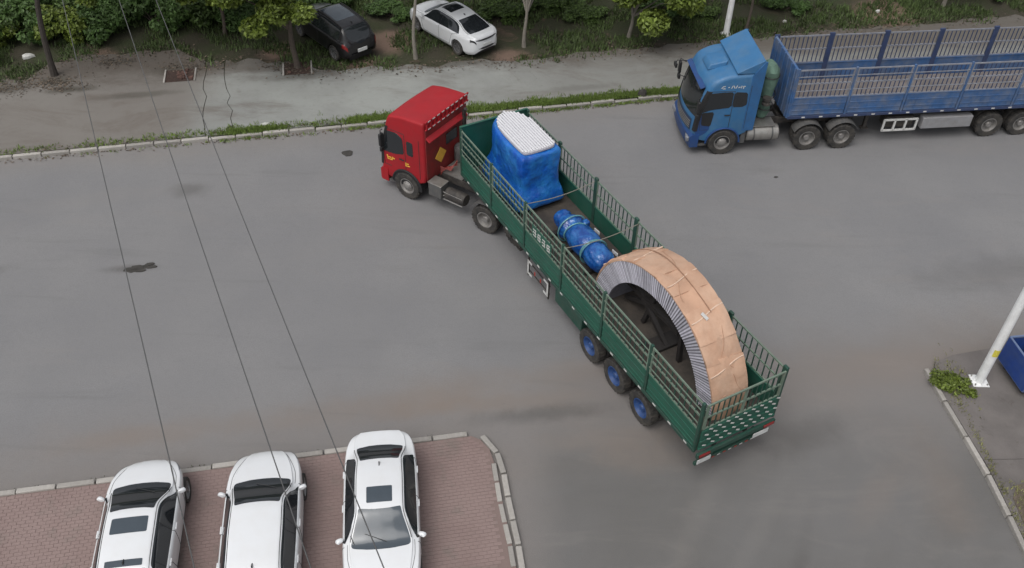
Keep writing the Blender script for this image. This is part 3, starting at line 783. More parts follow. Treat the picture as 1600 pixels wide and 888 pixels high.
def front_patch(pr, w, bow, y0, y1, z0, z1, name, m, parent, off=.012, ny=14, nz=8, y0t=None, y1t=None):
    cx = sum(p[0] for p in pr)/len(pr); ax_ = (max(p[0] for p in pr)-min(p[0] for p in pr))/2
    V = []; mb = MB()
    y0t = y0 if y0t is None else y0t; y1t = y1 if y1t is None else y1t
    for j in range(nz+1):
        t = j/nz; z = z0+(z1-z0)*t; a, b = y0+(y0t-y0)*t, y1+(y1t-y1)*t
        for i in range(ny+1):
            y = a+(b-a)*i/ny; x = prof_x(pr, z)
            V.append((x - bow*(y/w)**2*min(1, (x-cx)/ax_) + off, y, z))
    mb.add(V, [(j*(ny+1)+i, j*(ny+1)+i+1, (j+1)*(ny+1)+i+1, (j+1)*(ny+1)+i) for j in range(nz) for i in range(ny)])
    return mb.build(name, m, parent)
def flat_poly(poly, y, th, name, m, parent, bevel=.008, k=1):
    poly = chaikin(poly, k, .12) if k else poly
    mb = MB(); mb.prism(poly, y, y+th, 'y'); return mb.build(name, m, parent, bevel=bevel)

def tractor(name, label, loc, rz, S):
    root = thing(name, label, 'truck', loc, rz, None)
    w = S['w']; pr = chaikin(S['prof'], 2, .14 if S.get('k') else .2)
    paint = S['paint']
    c = MB(); cab_shell(c, pr, w, S.get('r', .12), S['bow']); cabo = c.build('cab', paint, root)
    # windscreen with dark surround
    front_patch(pr, w, S['bow'], -w+.16, w-.16, S['ws'][0], S['ws'][1], 'windscreen', glass, root, y0t=-w+.22, y1t=w-.22)
    # sun visor
    v = MB(); zv = S['ws'][1]+.02; xv = prof_x(pr, zv)
    v.prism([(xv-.06, zv+.0), (xv+.10, zv-.06), (xv+.11, zv-.03), (xv-.06, zv+.06)], -w+.2, w-.2, 'y'); v.build('sun_visor', S.get('visor', black_trim), root, bevel=.01)
    # grille bars, bumper, headlights
    front_patch(pr, w, S['bow'], -w+.28, w-.28, .95, S['ws'][0]-.18, 'grille', S.get('grille', black_trim), root, off=.014)
    for k in range(4):
        z = 1.02+k*(S['ws'][0]-.40-.95)/3.
        front_patch(pr, w, S['bow'], -w+.32, w-.32, z, z+.05, 'grille_bar', S.get('gbar', paint), root, off=.03, nz=1)
    b = MB(); xb = prof_x(pr, .7); 
    pts = [(xb+.06-.10*(y/w)**2, y) for y in np.linspace(-w-.02, w+.02, 15)]
    b.loft([[(x, y, .36), (x+.03, y, .42), (x+.03, y, .80), (x-.05, y, .90), (x-.3, y, .90), (x-.3, y, .36)] for x, y in pts]); b.build('bumper', S.get('bumper', paint), root)
    for s in (1, -1):
        h = MB(); h.box(xb+.0, s*(w-.25), .66, .16, .36, .20, rz=-s*.16); h.build('headlight', lamp_w, root, bevel=.03)
        st = MB()
        st.box(xb-.42, s*(w-.10), .42, .5, .16, .05); st.box(xb-.40, s*(w-.10), .75, .42, .14, .05); st.build('step', grey_plastic, root)
        # door window, quarter, door seams, handle
        y = s*w; th = s*.010
        for wp in S['windows']: flat_poly(wp, y, th, 'side_window', glass, root)
        for sp in S['seams']:
            m = MB(); m.tube([(x, y+s*.003, z) for x, z in sp], .010, 5); m.build('door_gap', seam_m, root)
        hd = MB(); hd.box(S['handle'][0], y+s*.02, S['handle'][1], .20, .03, .045); hd.build('door_handle', black_trim, root, bevel=.008)
        # wheel arch
        poly = [(.61*math.cos(t), .52+.59*math.sin(t)) for t in np.linspace(-.05, math.pi+.05, 18)]
        am = MB(); am.prism(poly, y-s*.55, y+s*.012, 'y'); am.build('wheel_arch', black_trim, root)
        ar = MB(); ar.tube([(.64*math.cos(t), y+s*.01, .52+.62*math.sin(t)) for t in np.linspace(0, math.pi, 18)], .035, 6); ar.build('arch_lip', S.get('lip', black_trim), root)
        if S.get('vane'):
            vn = MB()
            vn.loft([[(prof_x(pr, z)-S['bow']-.10, y+s*.012, z), (prof_x(pr, z)-S['bow']*.9-.01, y+s*.012, z), (prof_x(pr, z)-S['bow']*.75+.02, y-s*.10, z), (prof_x(pr, z)-S['bow']-.10, y-s*.10, z)] for z in np.linspace(1.05, 2.7, 8)])
            vn.build('corner_vane', black_trim, root)
        # mirrors
        mxx, mz = S['mirror']
        m = MB(); mo_ = S.get('mo', .22); mf = S.get('mf', .16)
        m.tube([(mxx, s*(w-.02), mz+.35), (mxx+mf, s*(w+mo_), mz+.38), (mxx+mf, s*(w+mo_), mz-.30), (mxx, s*(w-.02), mz-.28)], .018, 6)
        ma = m.build('mirror_arm', black_trim, root)
        m = MB(); m.box(mxx+mf-.01, s*(w+mo_), mz+.02, .10, .20, .48); m.box(mxx+mf-.01, s*(w+mo_-.02), mz-.36, .10, .20, .20); m.build('mirror', black_trim, ma, bevel=.03)
    # front top mirror
    if S.get('front_mirror', True):
        m = MB(); zt = S['ws'][1]-.1; x = prof_x(pr, zt)
        m.tube([(x-.05, -w+.1, zt), (x+.38, -w+.05, zt+.02), (x+.42, -w+.05, zt-.12)], .02, 6); m.box(x+.42, -w+.05, zt-.16, .08, .28, .16); m.build('front_mirror', black_trim, root, bevel=.02)
    # chassis
    rear = S['rear']
    ch = MB()
    for s in (1, -1):
        ch.box((rear+.9)/2, s*.40, .88, .9-rear, .09, .26)
    for x in np.linspace(rear+.15, .3, 7): ch.box(x, 0, .88, .12, .75, .18)
    ch.box(.1, 0, 1.05, 1.5, 1.0, .45); ch.build('chassis', chassis_m, root, bevel=.01)
    for a in S['axles']:
        m = MB(); m.lathe([(.09, -1.0), (.09, 1.0)], c=(a, 0, .52), n=10); m.lathe([(.0, -.22), (.2, -.18), (.22, 0), (.2, .18), (.0, .22)], c=(a, 0, .54), n=14); m.build('axle', chassis_m, root)
    for a in S['axles']:
        for s in (1, -1):
            place_wheel(truck_wheel(S['rim'], a != 0, s), root, a, s*(1.14 if a == 0 else 1.10))
    # catwalk, fifth wheel, tanks
    m = MB(); m.box(-1.35, 0, 1.05, .9, .9, .03); m.build('catwalk_plate', steel, root)
    m = MB(); m.lathe([(.46, -.03), (.48, .0), (.46, .03), (.1, .035)], c=(S['axles'][1]-.45, 0, 1.22), axis='z', n=20); m.box(S['axles'][1]-.45, 0, 1.10, .5, .8, .16); m.build('fifth_wheel', chassis_m, root)
    for a in S['axles'][1:]:
        for s in (1, -1):
            f = MB()
            rings = []
            for t in np.linspace(.5, math.pi-.5, 9):
                rings.append([(a+.64*math.cos(t), s*y_, .50+.66*math.sin(t)+dz) for y_, dz in ((.80, 0), (1.24, 0), (1.24, .02), (.80, .02))])
            f.loft(rings); f.build('mudguard', grey_plastic, root)
    for s in (1, -1):
        S['tank'](root, s)
    return root

def tank_box(root, s):
    m = MB(); m.box(-1.18, s*.98, .78, .55, .44, .52); m.build('battery_box', grey_plastic if s > 0 else chassis_m, root, bevel=.03)
    m = MB(); m.box(-1.18, s*.98, 1.055, .58, .46, .03); m.build('battery_box_lid', steel, root, bevel=.01)
    m = MB(); m.lathe([(.0, -.42), (.20, -.40), (.22, -.35), (.22, .35), (.20, .40), (0, .42)], c=(-1.95, s*.95, .74), axis='x', n=18); m.build('air_tank', chassis_m, root)
    for z in (.55, .70, .85):
        m = MB(); m.tube([(-1.5, s*1.12, z), (-2.3, s*1.12, z)], .018, 5); m.build('pipe', steel, root)
RED = dict(paint=red_paint, w=1.22, bow=.12, r=.09, k=1, rim=steel_rim, axles=(0, -3.3, -4.65), rear=-5.3,
    prof=[(1.18, .62), (1.24, .95), (1.20, 1.62), (.98, 2.55), (.84, 2.95), (.72, 3.14), (.10, 3.27), (-.78, 3.33), (-.83, 3.25), (-.82, .95), (-.60, .85), (-.45, .62)],
    front_mirror=False, mo=.10, mf=-.02, ws=(1.60, 2.60), windows=[[(1.02, 1.62), (.80, 2.52), (.36, 2.56), (.10, 2.42), (.06, 1.80), (.50, 1.66)], [(-.06, 1.84), (-.06, 2.40), (-.34, 2.40), (-.34, 1.84)]], vane=True,
    seams=[[(1.0, 1.6), (.95, 1.1), (.66, 1.1)], [(.02, 2.6), (.02, 1.15)], [(-.60, 1.05), (-.60, 2.6)], [(1.0, 1.66), (.78, 2.62), (.02, 2.62)]],
    handle=(.18, 1.55), mirror=(1.0, 2.1), tank=tank_box, bumper=red_paint)
red = tractor('tractor_unit', 'red high roof tractor unit turning across the road, pulling the green trailer', (-3.05, 27.28, 0), R_(146.5), RED)
# roof lip with slotted side fairing at the rear edge, rear wall details
for nm, pp in (('rear_wall', None),):
    m = MB(); m.box(-.835, 0, 2.0, .03, 2.28, 2.1); rw = m.build('rear_wall', red_in, red, bevel=.02)
    m = MB(); m.box(-.862, -.25, 2.15, .02, .62, .42); m.build('rear_window', glass, rw, bevel=.01)
    m = MB(); m.box(-.875, .40, 1.72, .012, .44, .44, rx=math.pi/4); m.build('yellow_notice', yellow_mark, rw)
m = MB(); m.prism([(-.80, 2.70), (-1.0, 2.60), (-1.0, 2.64), (-.80, 2.80)], -1.02, 1.12, 'y'); m.build('rear_ledge', red_paint, red, bevel=.01)
lip = MB()
lip.box(-.90, 0, 3.38, .05, 2.36, .06); lip.box(-.90, 0, 3.10, .05, 2.36, .05)
lip.build('rear_rack_rail', red_paint, red, bevel=.01)
for k in range(11):
    m = MB(); m.box(-.90, -1.1+k*.22, 3.24, .045, .05, .24); m.build('rack_bar', red_paint, red)
for row in range(2):
    for k in range(9):
        m = MB(); m.box(-.932, -1.0+k*.25, 3.385-.28*row, .008, .13, .035); m.build('reflector', white_mark, red)
m = MB()
for k in range(8):
    m.tube([(-.92, .5, .95+.05*k), (-1.0-.04*k, .35+.05*math.sin(k), 1.2), (-1.35, .1, 1.3+.03*k)], .014, 5)
m.build('air_hose', mat('red_hose', (.25, .03, .02), .5), red)
m = MB(); m.lathe([(.0, 0), (.18, .01), (.2, .06), (.2, .55), (.15, .62), (0, .63)], c=(-1.05, -.45, 1.1), axis='z', n=16); m.build('air_filter', grey_plastic, red)
m = MB(); m.tube([(-1.0, -.8, 1.0), (-1.0, -.8, 2.9), (-1.08, -.8, 3.0)], .07, 10); m.build('exhaust_stack', chassis_m, red)
# yellow lettering dabs on the doors
for s in (1, -1):
    for (x, z, ww, hh, rr) in ((.86, 1.42, .05, .18, .2), (.78, 1.44, .16, .04, .1), (.76, 1.36, .12, .035, 0), (.66, 1.42, .05, .15, -.3), (.60, 1.45, .12, .04, 0), (.0, 1.46, .16, .045, .15), (-.02, 1.38, .20, .04, .1), (.05, 1.42, .04, .16, 0)):
        m = MB(); m.box(x-.05, s*1.232, z, ww, .006, hh, ry=rr); m.build('painted_stroke', yellow_mark, red)

def tank_blue(root, s):
    m = MB(); m.lathe([(.0, -.62), (.26, -.62), (.30, -.58), (.30, .58), (.26, .62), (0, .62)], c=(-1.55, s*.95, .72), axis='x', n=24)
    t = m.build('fuel_tank', steel, root)
    for x in (-1.9, -1.2):
        m = MB(); m.lathe([(.31, -.03), (.31, .03)], c=(x, s*.95, .72), axis='x', n=24, cap=False); m.build('tank_strap', grey_plastic, t)
    m = MB(); m.box(-1.45, s*.8, 1.06, 1.1, .6, .04); m.build('side_catwalk', steel, root)
    m = MB(); m.box(-.80, s*.98, .70, .18, .36, .60); m.build('mud_flap', grey_plastic, root)
BLUE = dict(paint=blue_paint, w=1.23, bow=.22, r=.17, rim=steel_rim, axles=(0, -3.3, -4.65), rear=-5.3,
    prof=[(1.30, .62), (1.36, 1.0), (1.30, 1.72), (1.06, 2.66), (.80, 3.06), (.30, 3.26), (-.20, 3.34), (-.98, 3.38), (-1.0, 3.15), (-1.0, .95), (-.70, .82), (-.5, .62)],
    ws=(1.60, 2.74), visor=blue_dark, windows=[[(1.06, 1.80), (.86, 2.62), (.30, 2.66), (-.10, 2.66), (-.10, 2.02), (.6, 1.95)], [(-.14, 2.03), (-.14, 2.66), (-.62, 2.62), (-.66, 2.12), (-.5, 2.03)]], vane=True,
    seams=[[(1.0, 1.85), (.95, 1.1), (.66, 1.1)], [(-.13, 2.7), (-.13, 1.15)], [(1.0, 1.9), (.8, 2.7), (-.13, 2.7)], [(-.72, 2.9), (-.72, 1.1)]],
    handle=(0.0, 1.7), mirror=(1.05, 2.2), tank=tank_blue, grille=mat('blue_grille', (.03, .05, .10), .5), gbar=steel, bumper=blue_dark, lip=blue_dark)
blue = tractor('tractor_unit', 'blue tractor unit with a sloping roof deflector parked along the far kerb', (7.58, 30.62, 0), R_(186.6), BLUE)
# lower door dark panel, roof hump, wind deflector
for s in (1, -1):
    flat_poly([(.50, 1.86), (.96, 1.84), (.92, 1.30), (.56, 1.24)], s*1.238, s*.004, 'dark_door_panel', black_trim, blue)
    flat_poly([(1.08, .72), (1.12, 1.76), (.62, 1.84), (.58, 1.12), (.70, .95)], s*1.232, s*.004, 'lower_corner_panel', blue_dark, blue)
m = MB()
m.loft([[(x, y*k, z) for y in (-.42, -.36, .36, .42) for z in ()] or [(.55-.0, 0, 0)]*3 for x, k, z in ()] or [[(.1, -.45, 3.26), (.75, -.42, 3.10), (.75, .42, 3.10), (.1, .45, 3.26)], [(.05, -.42, 3.44), (.66, -.38, 3.30), (.66, .38, 3.30), (.05, .42, 3.44)], [(.02, -.36, 3.47), (.58, -.32, 3.35), (.58, .32, 3.35), (.02, .36, 3.47)]])
m.build('roof_vent', blue_paint, blue, bevel=.03)
m = MB()
m.loft([[(-.10, y, 3.36), (-.10, y, 3.40), (-1.02, y, 3.86), (-1.06, y, 3.84), (-1.04, y, 3.36)] for y in (-1.20, -1.10, 0, 1.10, 1.20)])
m.build('wind_deflector', blue_paint, blue, bevel=.015)
for s in (1, -1):
    m = MB(); m.prism([(-.66, 1.0), (-.66, 3.25), (-1.04, 3.82), (-1.12, 3.82), (-1.10, 1.0)], s*1.19, s*1.236, 'y'); m.build('side_fairing', mat('blue_fairing_paint', (.025, .115, .28), .5, var=.2, scale=2, dirt_or_sheen=((.05, .08, .14), .4, 3)), blue, bevel=.01)
# brand script on the roof side: loose white strokes
for x, z, L_, r_ in ((.42, 2.86, .10, .9), (.36, 2.90, .10, .1), (.35, 2.81, .10, 0), (.18, 2.86, .05, .3), (.06, 2.87, .12, 1.2), (-.02, 2.87, .12, -1.2), (-.10, 2.87, .12, 1.2), (-.20, 2.85, .08, .4), (-.28, 2.86, .10, 1.4), (-.37, 2.88, .10, .1), (-.36, 2.84, .10, 1.5)):
    m = MB(); m.box(x-.05, 1.236, z, L_, .006, .028, ry=r_); m.build('painted_stroke', white_mark, blue)
# green tarpaulin bundle and air hoses behind the cab
m = MB(); rings = []
for z, rr in ((1.15, .22), (1.4, .27), (1.9, .25), (2.3, .30), (2.75, .34), (3.1, .30), (3.3, .16)):
    rings.append([(-1.62+rr*1.0*math.cos(t)*(1+.12*math.sin(3*t+z*4)), .35+rr*1.5*math.sin(t)*(1+.1*math.cos(2*t+z*5)), z) for t in np.linspace(0, 2*math.pi, 21)[:-1]])
m.loft(rings); tb = m.build('tarpaulin_roll', mat('faded_green_canvas', (.10, .17, .13), .85, var=.4, scale=3, bump=.8, bscale=6, bstr=.06), blue)
for z in (1.6, 2.1, 2.9):
    m = MB(); m.tube([(-1.62+.36*math.cos(t), .35+.52*math.sin(t), z) for t in np.linspace(0, 2*math.pi, 20)], .02, 5); m.build('tie', black_trim, tb)
m = MB(); m.lathe([(.0, 0), (.16, .02), (.16, .1), (.11, .12), (.11, .2), (.16, .22), (.16, .3), (0, .31)], c=(-1.5, .95, 1.9), axis='z', n=16); m.build('air_intake', chassis_m, blue)

# ------------------------------------------------------------------ stake-side semi-trailers
def bar_mesh(L, w, m):
    b = MB(); b.box(0, 0, 0, w, w*.6, L); return b.mesh('bar', m)
def stake_trailer(label, loc, rz, T):
    """local x=0 at the tail, +x forward; y=0 near (left) side, y=-2.5 far side; z=0 ground"""
    root = thing('stake_trailer', label, 'trailer', loc, rz)
    hb, ht, nb, L = T['hb'], T['ht'], T['bays'], T['L']; bay = L/nb; W = 2.5
    P, F, RM = T['paint'], T['frame'], T['rail']
    sol = T['solid']; zs = hb+sol
    m = MB(); m.box(L/2, -W/2, hb+.06, L, W-.06, .08); m.build('floor', T.get('bed', bed_m), root)
    m = MB()
    for s in (-.75, -1.75): m.box(L/2-.2, s, hb-.16, L-.6, .12, .34)
    for i in range(14): m.box(L*(i+.5)/14, -W/2, hb-.05, .09, W-.15, .12)
    m.build('chassis', chassis_m, root)
    for k in range(int(L/.5)):
        pass
    # sides
    bars = bar_mesh((ht-zs)/2-.05, .032, F)
    for side, y in (('n', 0), ('f', -W)):
        s = 1 if side == 'n' else -1
        m = MB(); m.box(L/2, y+s*.012, hb+.02, L, .07, .12); m.build('side_sill', F, root, bevel=.01)
        for i in range(nb):
            xa = i*bay; xc = xa+bay/2
            m = MB(); m.box(xc, y, hb+.08+(sol-.08)/2, bay-.14, .035, sol-.10)
            for zz in (hb+.14, hb+sol*.37, hb+sol*.68, zs-.03): m.box(xc, y+s*.022, zz, bay-.14, .02, .045)
            m.box(xc, y-s*.025, zs-.03, bay-.14, .03, .05)
            m.build('side_board', P, root, bevel=.005)
            m = MB()
            for zz in (zs+.01, (zs+ht)/2, ht-.02): m.box(xc, y, zz, bay-.10, .035, .05)
            if side == 'n':
                for zz in (zs+(ht-zs)*.25, zs+(ht-zs)*.76): m.box(xc, y+.03, zz, bay-.06, .02, .032)
            for xx in (xa+.075, xa+bay-.075): m.box(xx, y, (zs+ht)/2, .05, .04, ht-zs)
            rp_ = m.build('rail_panel', RM, root)
            nbar = T['nbar']
            for tier in (0, 1):
                zc = zs + (ht-zs)*(.25+.5*tier)
                for k in range(nbar):
                    xx = xa+.075+(bay-.15)*(k+1)/(nbar+1)
                    inst(bars, 'bar', rp_, (xx, y, zc))
        for i in range(nb+1):
            xx = min(max(i*bay, .04), L-.04)
            m = MB(); pwid = .085 if side == 'n' else T.get('fpost', .15); m.box(xx, y, (hb+ht)/2+.02, pwid, .08, ht-hb+(.05 if side == 'n' else .12))
            m.build('post', T.get('npost', F) if side == 'n' else F, root, bevel=.01)
    # headboard
    m = MB(); m.box(L+.03, -W/2, (hb+T['head'])/2, .06, W+.04, T['head']-hb)
    for k in range(7): m.box(L+.075, -W/2-1.15+k*.38, (hb+T['head'])/2, .05, .06, T['head']-hb-.05)
    m.box(L+.0, -W/2, T['head']-.02, .05, W+.02, .05)
    m.build('headboard', P, root, bevel=.01)
    # tailgate
    m = MB(); m.box(-.03, -W/2, hb+.06+sol/2, .05, W-.1, sol); 
    for zz in (hb+.12, hb+sol*.5, zs): m.box(-.065, -W/2, zz, .03, W-.06, .06)
    tg = m.build('tailgate', P, root, bevel=.006)
    m = MB()
    for zz in (zs+.06, (zs+ht)/2+.02, ht-.02): m.box(-.03, -W/2, zz, .04, W-.1, .05)
    for yy in (-.08, -W/2, -W+.08): m.box(-.03, yy, (zs+ht)/2, .05, .06, ht-zs)
    rp_ = m.build('rail_panel', RM, root)
    for tier in (0, 1):
        for k in range(13):
            if k == 6: continue
            inst(bars, 'bar', rp_, (-.03, -.08-(W-.16)*(k+1)/14, zs+(ht-zs)*(.27+.48*tier)), (0, 0, math.pi/2))
    if T.get('rear_marks'):
        for r, zz in enumerate((hb+.24, hb+.44, hb+.66, hb+.84)):
            for k in range(9):
                yy = -.18-k*.265-(.1 if r % 2 else 0)
                if yy < -2.42: continue
                m = MB(); m.box(-.088-.002*r, yy, zz, .006, .13, .045, rx=.5); m.build('reflector', white_mark, tg)
    m = MB(); m.box(-.10, -W/2, hb-.10, .08, W, .16); m.box(-.02, -W/2, hb-.52, .08, W-.1, .12)
    for yy in (-.6, -1.9): m.box(.0, yy, hb-.32, .06, .08, .36)
    bp_ = m.build('rear_bumper', F, root, bevel=.01)
    for k in range(12):
        m = MB(); m.box(-.085, -.25-k*.18, hb-.50, .006, .09, .035); m.build('reflector', white_mark if k % 2 else red_mark, bp_)
    for yy in (-.22, -W+.22):
        m = MB(); m.box(-.15, yy, hb-.10, .03, .34, .10); m.build('tail_light', lamp_r, bp_, bevel=.01)
    for yy, ww in ((-.25, .42), (-W+.42, .50)):
        m = MB(); m.box(-.13, yy, hb-.34, .02, ww, .15); m.build('number_plate', plate_m, bp_)
    # side reflectors along the sill
    for k in range(int(L/.68)):
        for y, s in ((0, 1), (-W, -1)):
            m = MB(); m.box(.35+k*.68, y+s*.05, hb+.02, .13, .006, .05); m.build('reflector', white_mark, root)
    # axles, wheels
    for s in (1, -1):
        wm = truck_wheel(T['rim'], True, s)
        for xx in T['axles']:
            place_wheel(wm, root, xx, -W/2+s*(W/2-.17))
    for xx in T['axles']:
        m = MB(); m.lathe([(.08, -1.0), (.08, 1.0)], c=(xx, -W/2, .52), n=10)
        for s in (.5, -.5): m.box(xx, -W/2+s, .72, 1.0, .09, .07); m.box(xx, -W/2+s, .86, .12, .10, .3)
        m.build('axle', chassis_m, root)
    # landing gear
    for yy in (-.45, -W+.45):
        m = MB(); m.box(L-3.4, yy, .82, .12, .12, .75); m.box(L-3.4, yy, .45, .28, .22, .04); m.build('landing_leg', chassis_m, root)
    # side guard and tool boxes
    T['extras'](root, L, hb, W)
    return root

def green_extra(root, L, hb, W):
    for y, s in ((0, 1), (-W, -1)):
        gx_ = 7.95
        m = MB()
        m.box(gx_, y-s*.08, .92, 1.30, .03, .03); m.box(gx_, y-s*.08, .60, 1.30, .03, .03)
        for xx in (-.62, .62): m.box(gx_+xx, y-s*.05, .78, .05, .05, .75)
        sg = m.build('side_guard', chassis_m, root)
        for sx in (-1, 1):
            m = MB(); m.box(gx_+sx*.60, y-s*.018, .78, .07, .012, .50); m.box(gx_+sx*.50, y-s*.018, 1.02, .27, .012, .07); m.box(gx_+sx*.50, y-s*.018, .54, .27, .012, .07)
            m.build('corner_reflector', white_mark, sg)
        for sx in (-.18, .18):
            m = MB(); m.box(gx_+sx, y-s*.018, .80, .06, .012, .14); m.build('red_reflector', red_mark, sg)
        m = MB(); m.box(6.2, y-s*.30, .90, 1.5, .5, .5); m.build('tool_box', F_green, root, bevel=.02)
        m = MB(); m.box(10.4, y-s*.45, .88, .5, .4, .45); m.build('valve_box', chassis_m, root, bevel=.02)
    # painted characters on the rail plate, illegible strokes
    m = MB(); m.box(7.75, .032, hb+.80+.30, 1.15, .012, .44); pl = m.build('name_plate', green_paint, root)
    for k in range(4):
        cx = 8.15-k*.27
        for (dx, dz, ww, hh) in ((0, .10, .17, .03), (0, 0, .19, .03), (0, -.11, .16, .03), (-.05, 0, .03, .26), (.06, -.02, .03, .20))[:(5 if k % 2 else 4)]:
            b = MB(); b.box(cx+dx, .042, hb+1.10+dz, ww, .006, hh, ry=.06*k); b.build('painted_stroke', white_mark, pl)
F_green = green_dark
GX, GY, GA = 4.6661, 14.3949, 2.0828
GREEN = dict(hb=1.36, ht=3.12, head=3.22, bays=6, L=13.2, solid=.80, paint=green_paint, frame=green_dark, rail=rail_m, nbar=9, rim=blue_rim, axles=(2.33, 3.64, 4.95), extras=green_extra, rear_marks=True)
stake_trailer('long green stake-sided semi-trailer loaded with the wrapped machine and the tan ring', (GX, GY, 0), GA, GREEN)

def blue_extra(root, L, hb, W):
    for y, s in ((0, 1), (-W, -1)):
        x0 = L-4.6
        m = MB()
        for zz in (.98, .52): m.box(x0, y-s*.05, zz, 1.35, .05, .07)
        for xx in (-.65, -.22, .22, .65): m.box(x0+xx, y-s*.05, .75, .07, .05, .50)
        m.build('side_guard', white_mark, root)
        m = MB(); m.box(x0-.05, y-s*.45, .78, 1.1, .5, .46); m.build('spare_wheel_box', chassis_m, root, bevel=.02)
        m = MB(); m.box(x0-1.85, y-s*.12, .80, 2.0, .3, .48); m.build('tool_box', mat('grey_tool_box', (.27, .27, .28), .5, dirt_or_sheen=(DUST, .4, 3)), root, bevel=.02)
        # vertical pale staining ribs on the boards
        for k in range(int(L/.37)):
            b = MB(); b.box(.2+k*.37, y+s*.022, hb+.38, .035, .012, .5); b.build('board_rib', blue_trailer, root)
BL = dict(bed=mat('pale_dusty_bed', (.17, .15, .14), .9, var=.3, scale=1.5, dirt_or_sheen=((.10, .09, .08), .6, 2)), fpost=.20, npost=blue_trailer, hb=1.33, ht=3.32, head=3.36, bays=6, L=13.2, solid=.85, paint=blue_trailer, frame=blue_frame, rail=blue_rail, nbar=11, rim=steel_rim, axles=(2.3, 3.6, 4.9), extras=blue_extra)
a = R_(187.3); bx0, by0 = 7.683, 29.58
d_ = (math.cos(a), math.sin(a)); l_ = (-d_[1], d_[0])
uf = -2.42-13.2
stake_trailer('long blue stake-sided semi-trailer, empty, coupled behind the blue cab', (bx0+uf*d_[0], by0+uf*d_[1], 0), a, BL)

# ------------------------------------------------------------------ cargo on the green trailer
def TL(u, v, z=0):
    d = (math.cos(GA), math.sin(GA)); l = (-d[1], d[0])
    return (GX+u*d[0]-v*l[0], GY+u*d[1]-v*l[1], z)
BED = 1.36+.10
# wrapped machine: origin at centre of footprint
mc = thing('wrapped_machine', 'tall blue plastic-wrapped machine with a white slatted top at the front of the trailer', 'machine', TL(11.45, 1.28, BED), GA)
def outline(u0, u1, v0, v1, c, cr):
    # local x=u-11.45, y=-(v-1.28)
    pts = [(u0+cr, v0), (u1-c, v0), (u1-c*.25, v0+c*.35), (u1, v0+c), (u1, v1-c), (u1-c*.25, v1-c*.35), (u1-c, v1), (u0+cr, v1), (u0, v1-cr), (u0, v0+cr)]
    P = chaikin(pts, 2, .22)
    return [(p[0]-11.45, -(p[1]-1.28)) for p in P]
levels = [(0, (10.0, 13.0, .40, 2.26, .45, .12)), (.35, (10.02, 12.98, .42, 2.24, .5, .14)), (.55, (10.06, 12.98, .48, 2.20, .6, .14)), (.85, (10.18, 12.95, .60, 2.12, .75, .18)), (1.15, (10.22, 12.95, .64, 2.10, .8, .14)),
          (1.6, (10.2, 12.95, .62, 2.11, .82, .12)), (1.98, (10.2, 12.93, .62, 2.10, .82, .12)), (2.08, (10.23, 12.88, .66, 2.06, .8, .12)), (2.12, (10.31, 12.8, .74, 1.98, .76, .12))]
m = MB(); rings = []
for k, (z, args) in enumerate(levels):
    o = outline(*args); n = len(o)
    rings.append([(x*(1+.012*math.sin(i*1.3+z*5)), y*(1+.02*math.sin(i*.9+z*7)), z) for i, (x, y) in enumerate(o)])
m.loft(rings); body = m.build('wrap', tarp_blue, mc)
sub = body.modifiers.new('s', 'SUBSURF'); sub.levels = 2; sub.render_levels = 2
tx = bpy.data.textures.new('folds', 'CLOUDS'); tx.noise_scale = .5
dm = body.modifiers.new('d', 'DISPLACE'); dm.texture = tx; dm.strength = .07; dm.mid_level = .5
# slatted white top
base = outline(10.33, 12.80, .76, 1.96, .74, .14)
m = MB(); m.prism([(x, y) for x, y in base], 2.13, 2.195, 'z'); top = m.build('top_sheet', sheet_groove, mc)
def clip_x(poly, y):
    xs = []
    for a_, b_ in zip(poly, poly[1:]+poly[:1]):
        if (a_[1]-y)*(b_[1]-y) < 0: xs.append(a_[0]+(b_[0]-a_[0])*(y-a_[1])/(b_[1]-a_[1]))
    return (min(xs), max(xs)) if len(xs) >= 2 else None
ys = [p[1] for p in base]; y0, y1 = min(ys), max(ys); NS = 13
for k in range(NS):
    yc = y0+(y1-y0)*(k+.5)/NS; c = clip_x(base, yc)
    if not c: continue
    b = MB(); b.box((c[0]+c[1])/2, yc, 2.212, c[1]-c[0]-.04, (y1-y0)/NS*.66, .035); b.build('slat', sheet_white, top)
# wrapped motor set
mt = thing('wrapped_motor', 'shiny blue wrapped cylindrical motor with pale tape bands between the machine and the ring', 'motor', TL(7.9, 1.42, BED), GA)
prof = [(.05, -1.62), (.28, -1.58), (.40, -1.42), (.42, -1.0), (.40, -.82), (.34, -.72), (.38, -.62), (.45, -.5), (.46, .05), (.42, .25), (.33, .34), (.36, .5), (.46, .62), (.44, .78), (.34, .9), (.30, 1.0), (.32, 1.25), (.26, 1.42), (.05, 1.5)]
m = MB(); rings = []
for r, a_ in prof:
    a_ = a_*.9-.10; rings.append([(a_, r*math.cos(t)*1.0, .48+r*.95*math.sin(t)) for t in np.linspace(0, 2*math.pi, 25)[:-1]])
m.loft(rings); bo = m.build('wrap', tarp_blue2, mt)
s_ = bo.modifiers.new('s', 'SUBSURF'); s_.levels = 1; s_.render_levels = 2
dm = bo.modifiers.new('d', 'DISPLACE'); tx2 = bpy.data.textures.new('folds_small', 'CLOUDS'); tx2.noise_scale = .22; dm.texture = tx2; dm.strength = .085
for x, r, tilt in ((-.72, .40, .1), (-.80, .43, .1), (.46, .475, .0), (.20, .38, .25)):
    m = MB(); m.tube([(x+tilt*.3*math.cos(t), r*math.cos(t)*1.04, .48+r*.99*math.sin(t)) for t in np.linspace(0, 2*math.pi, 26)], .022, 6); m.build('tape_band', mint_tape, mt)
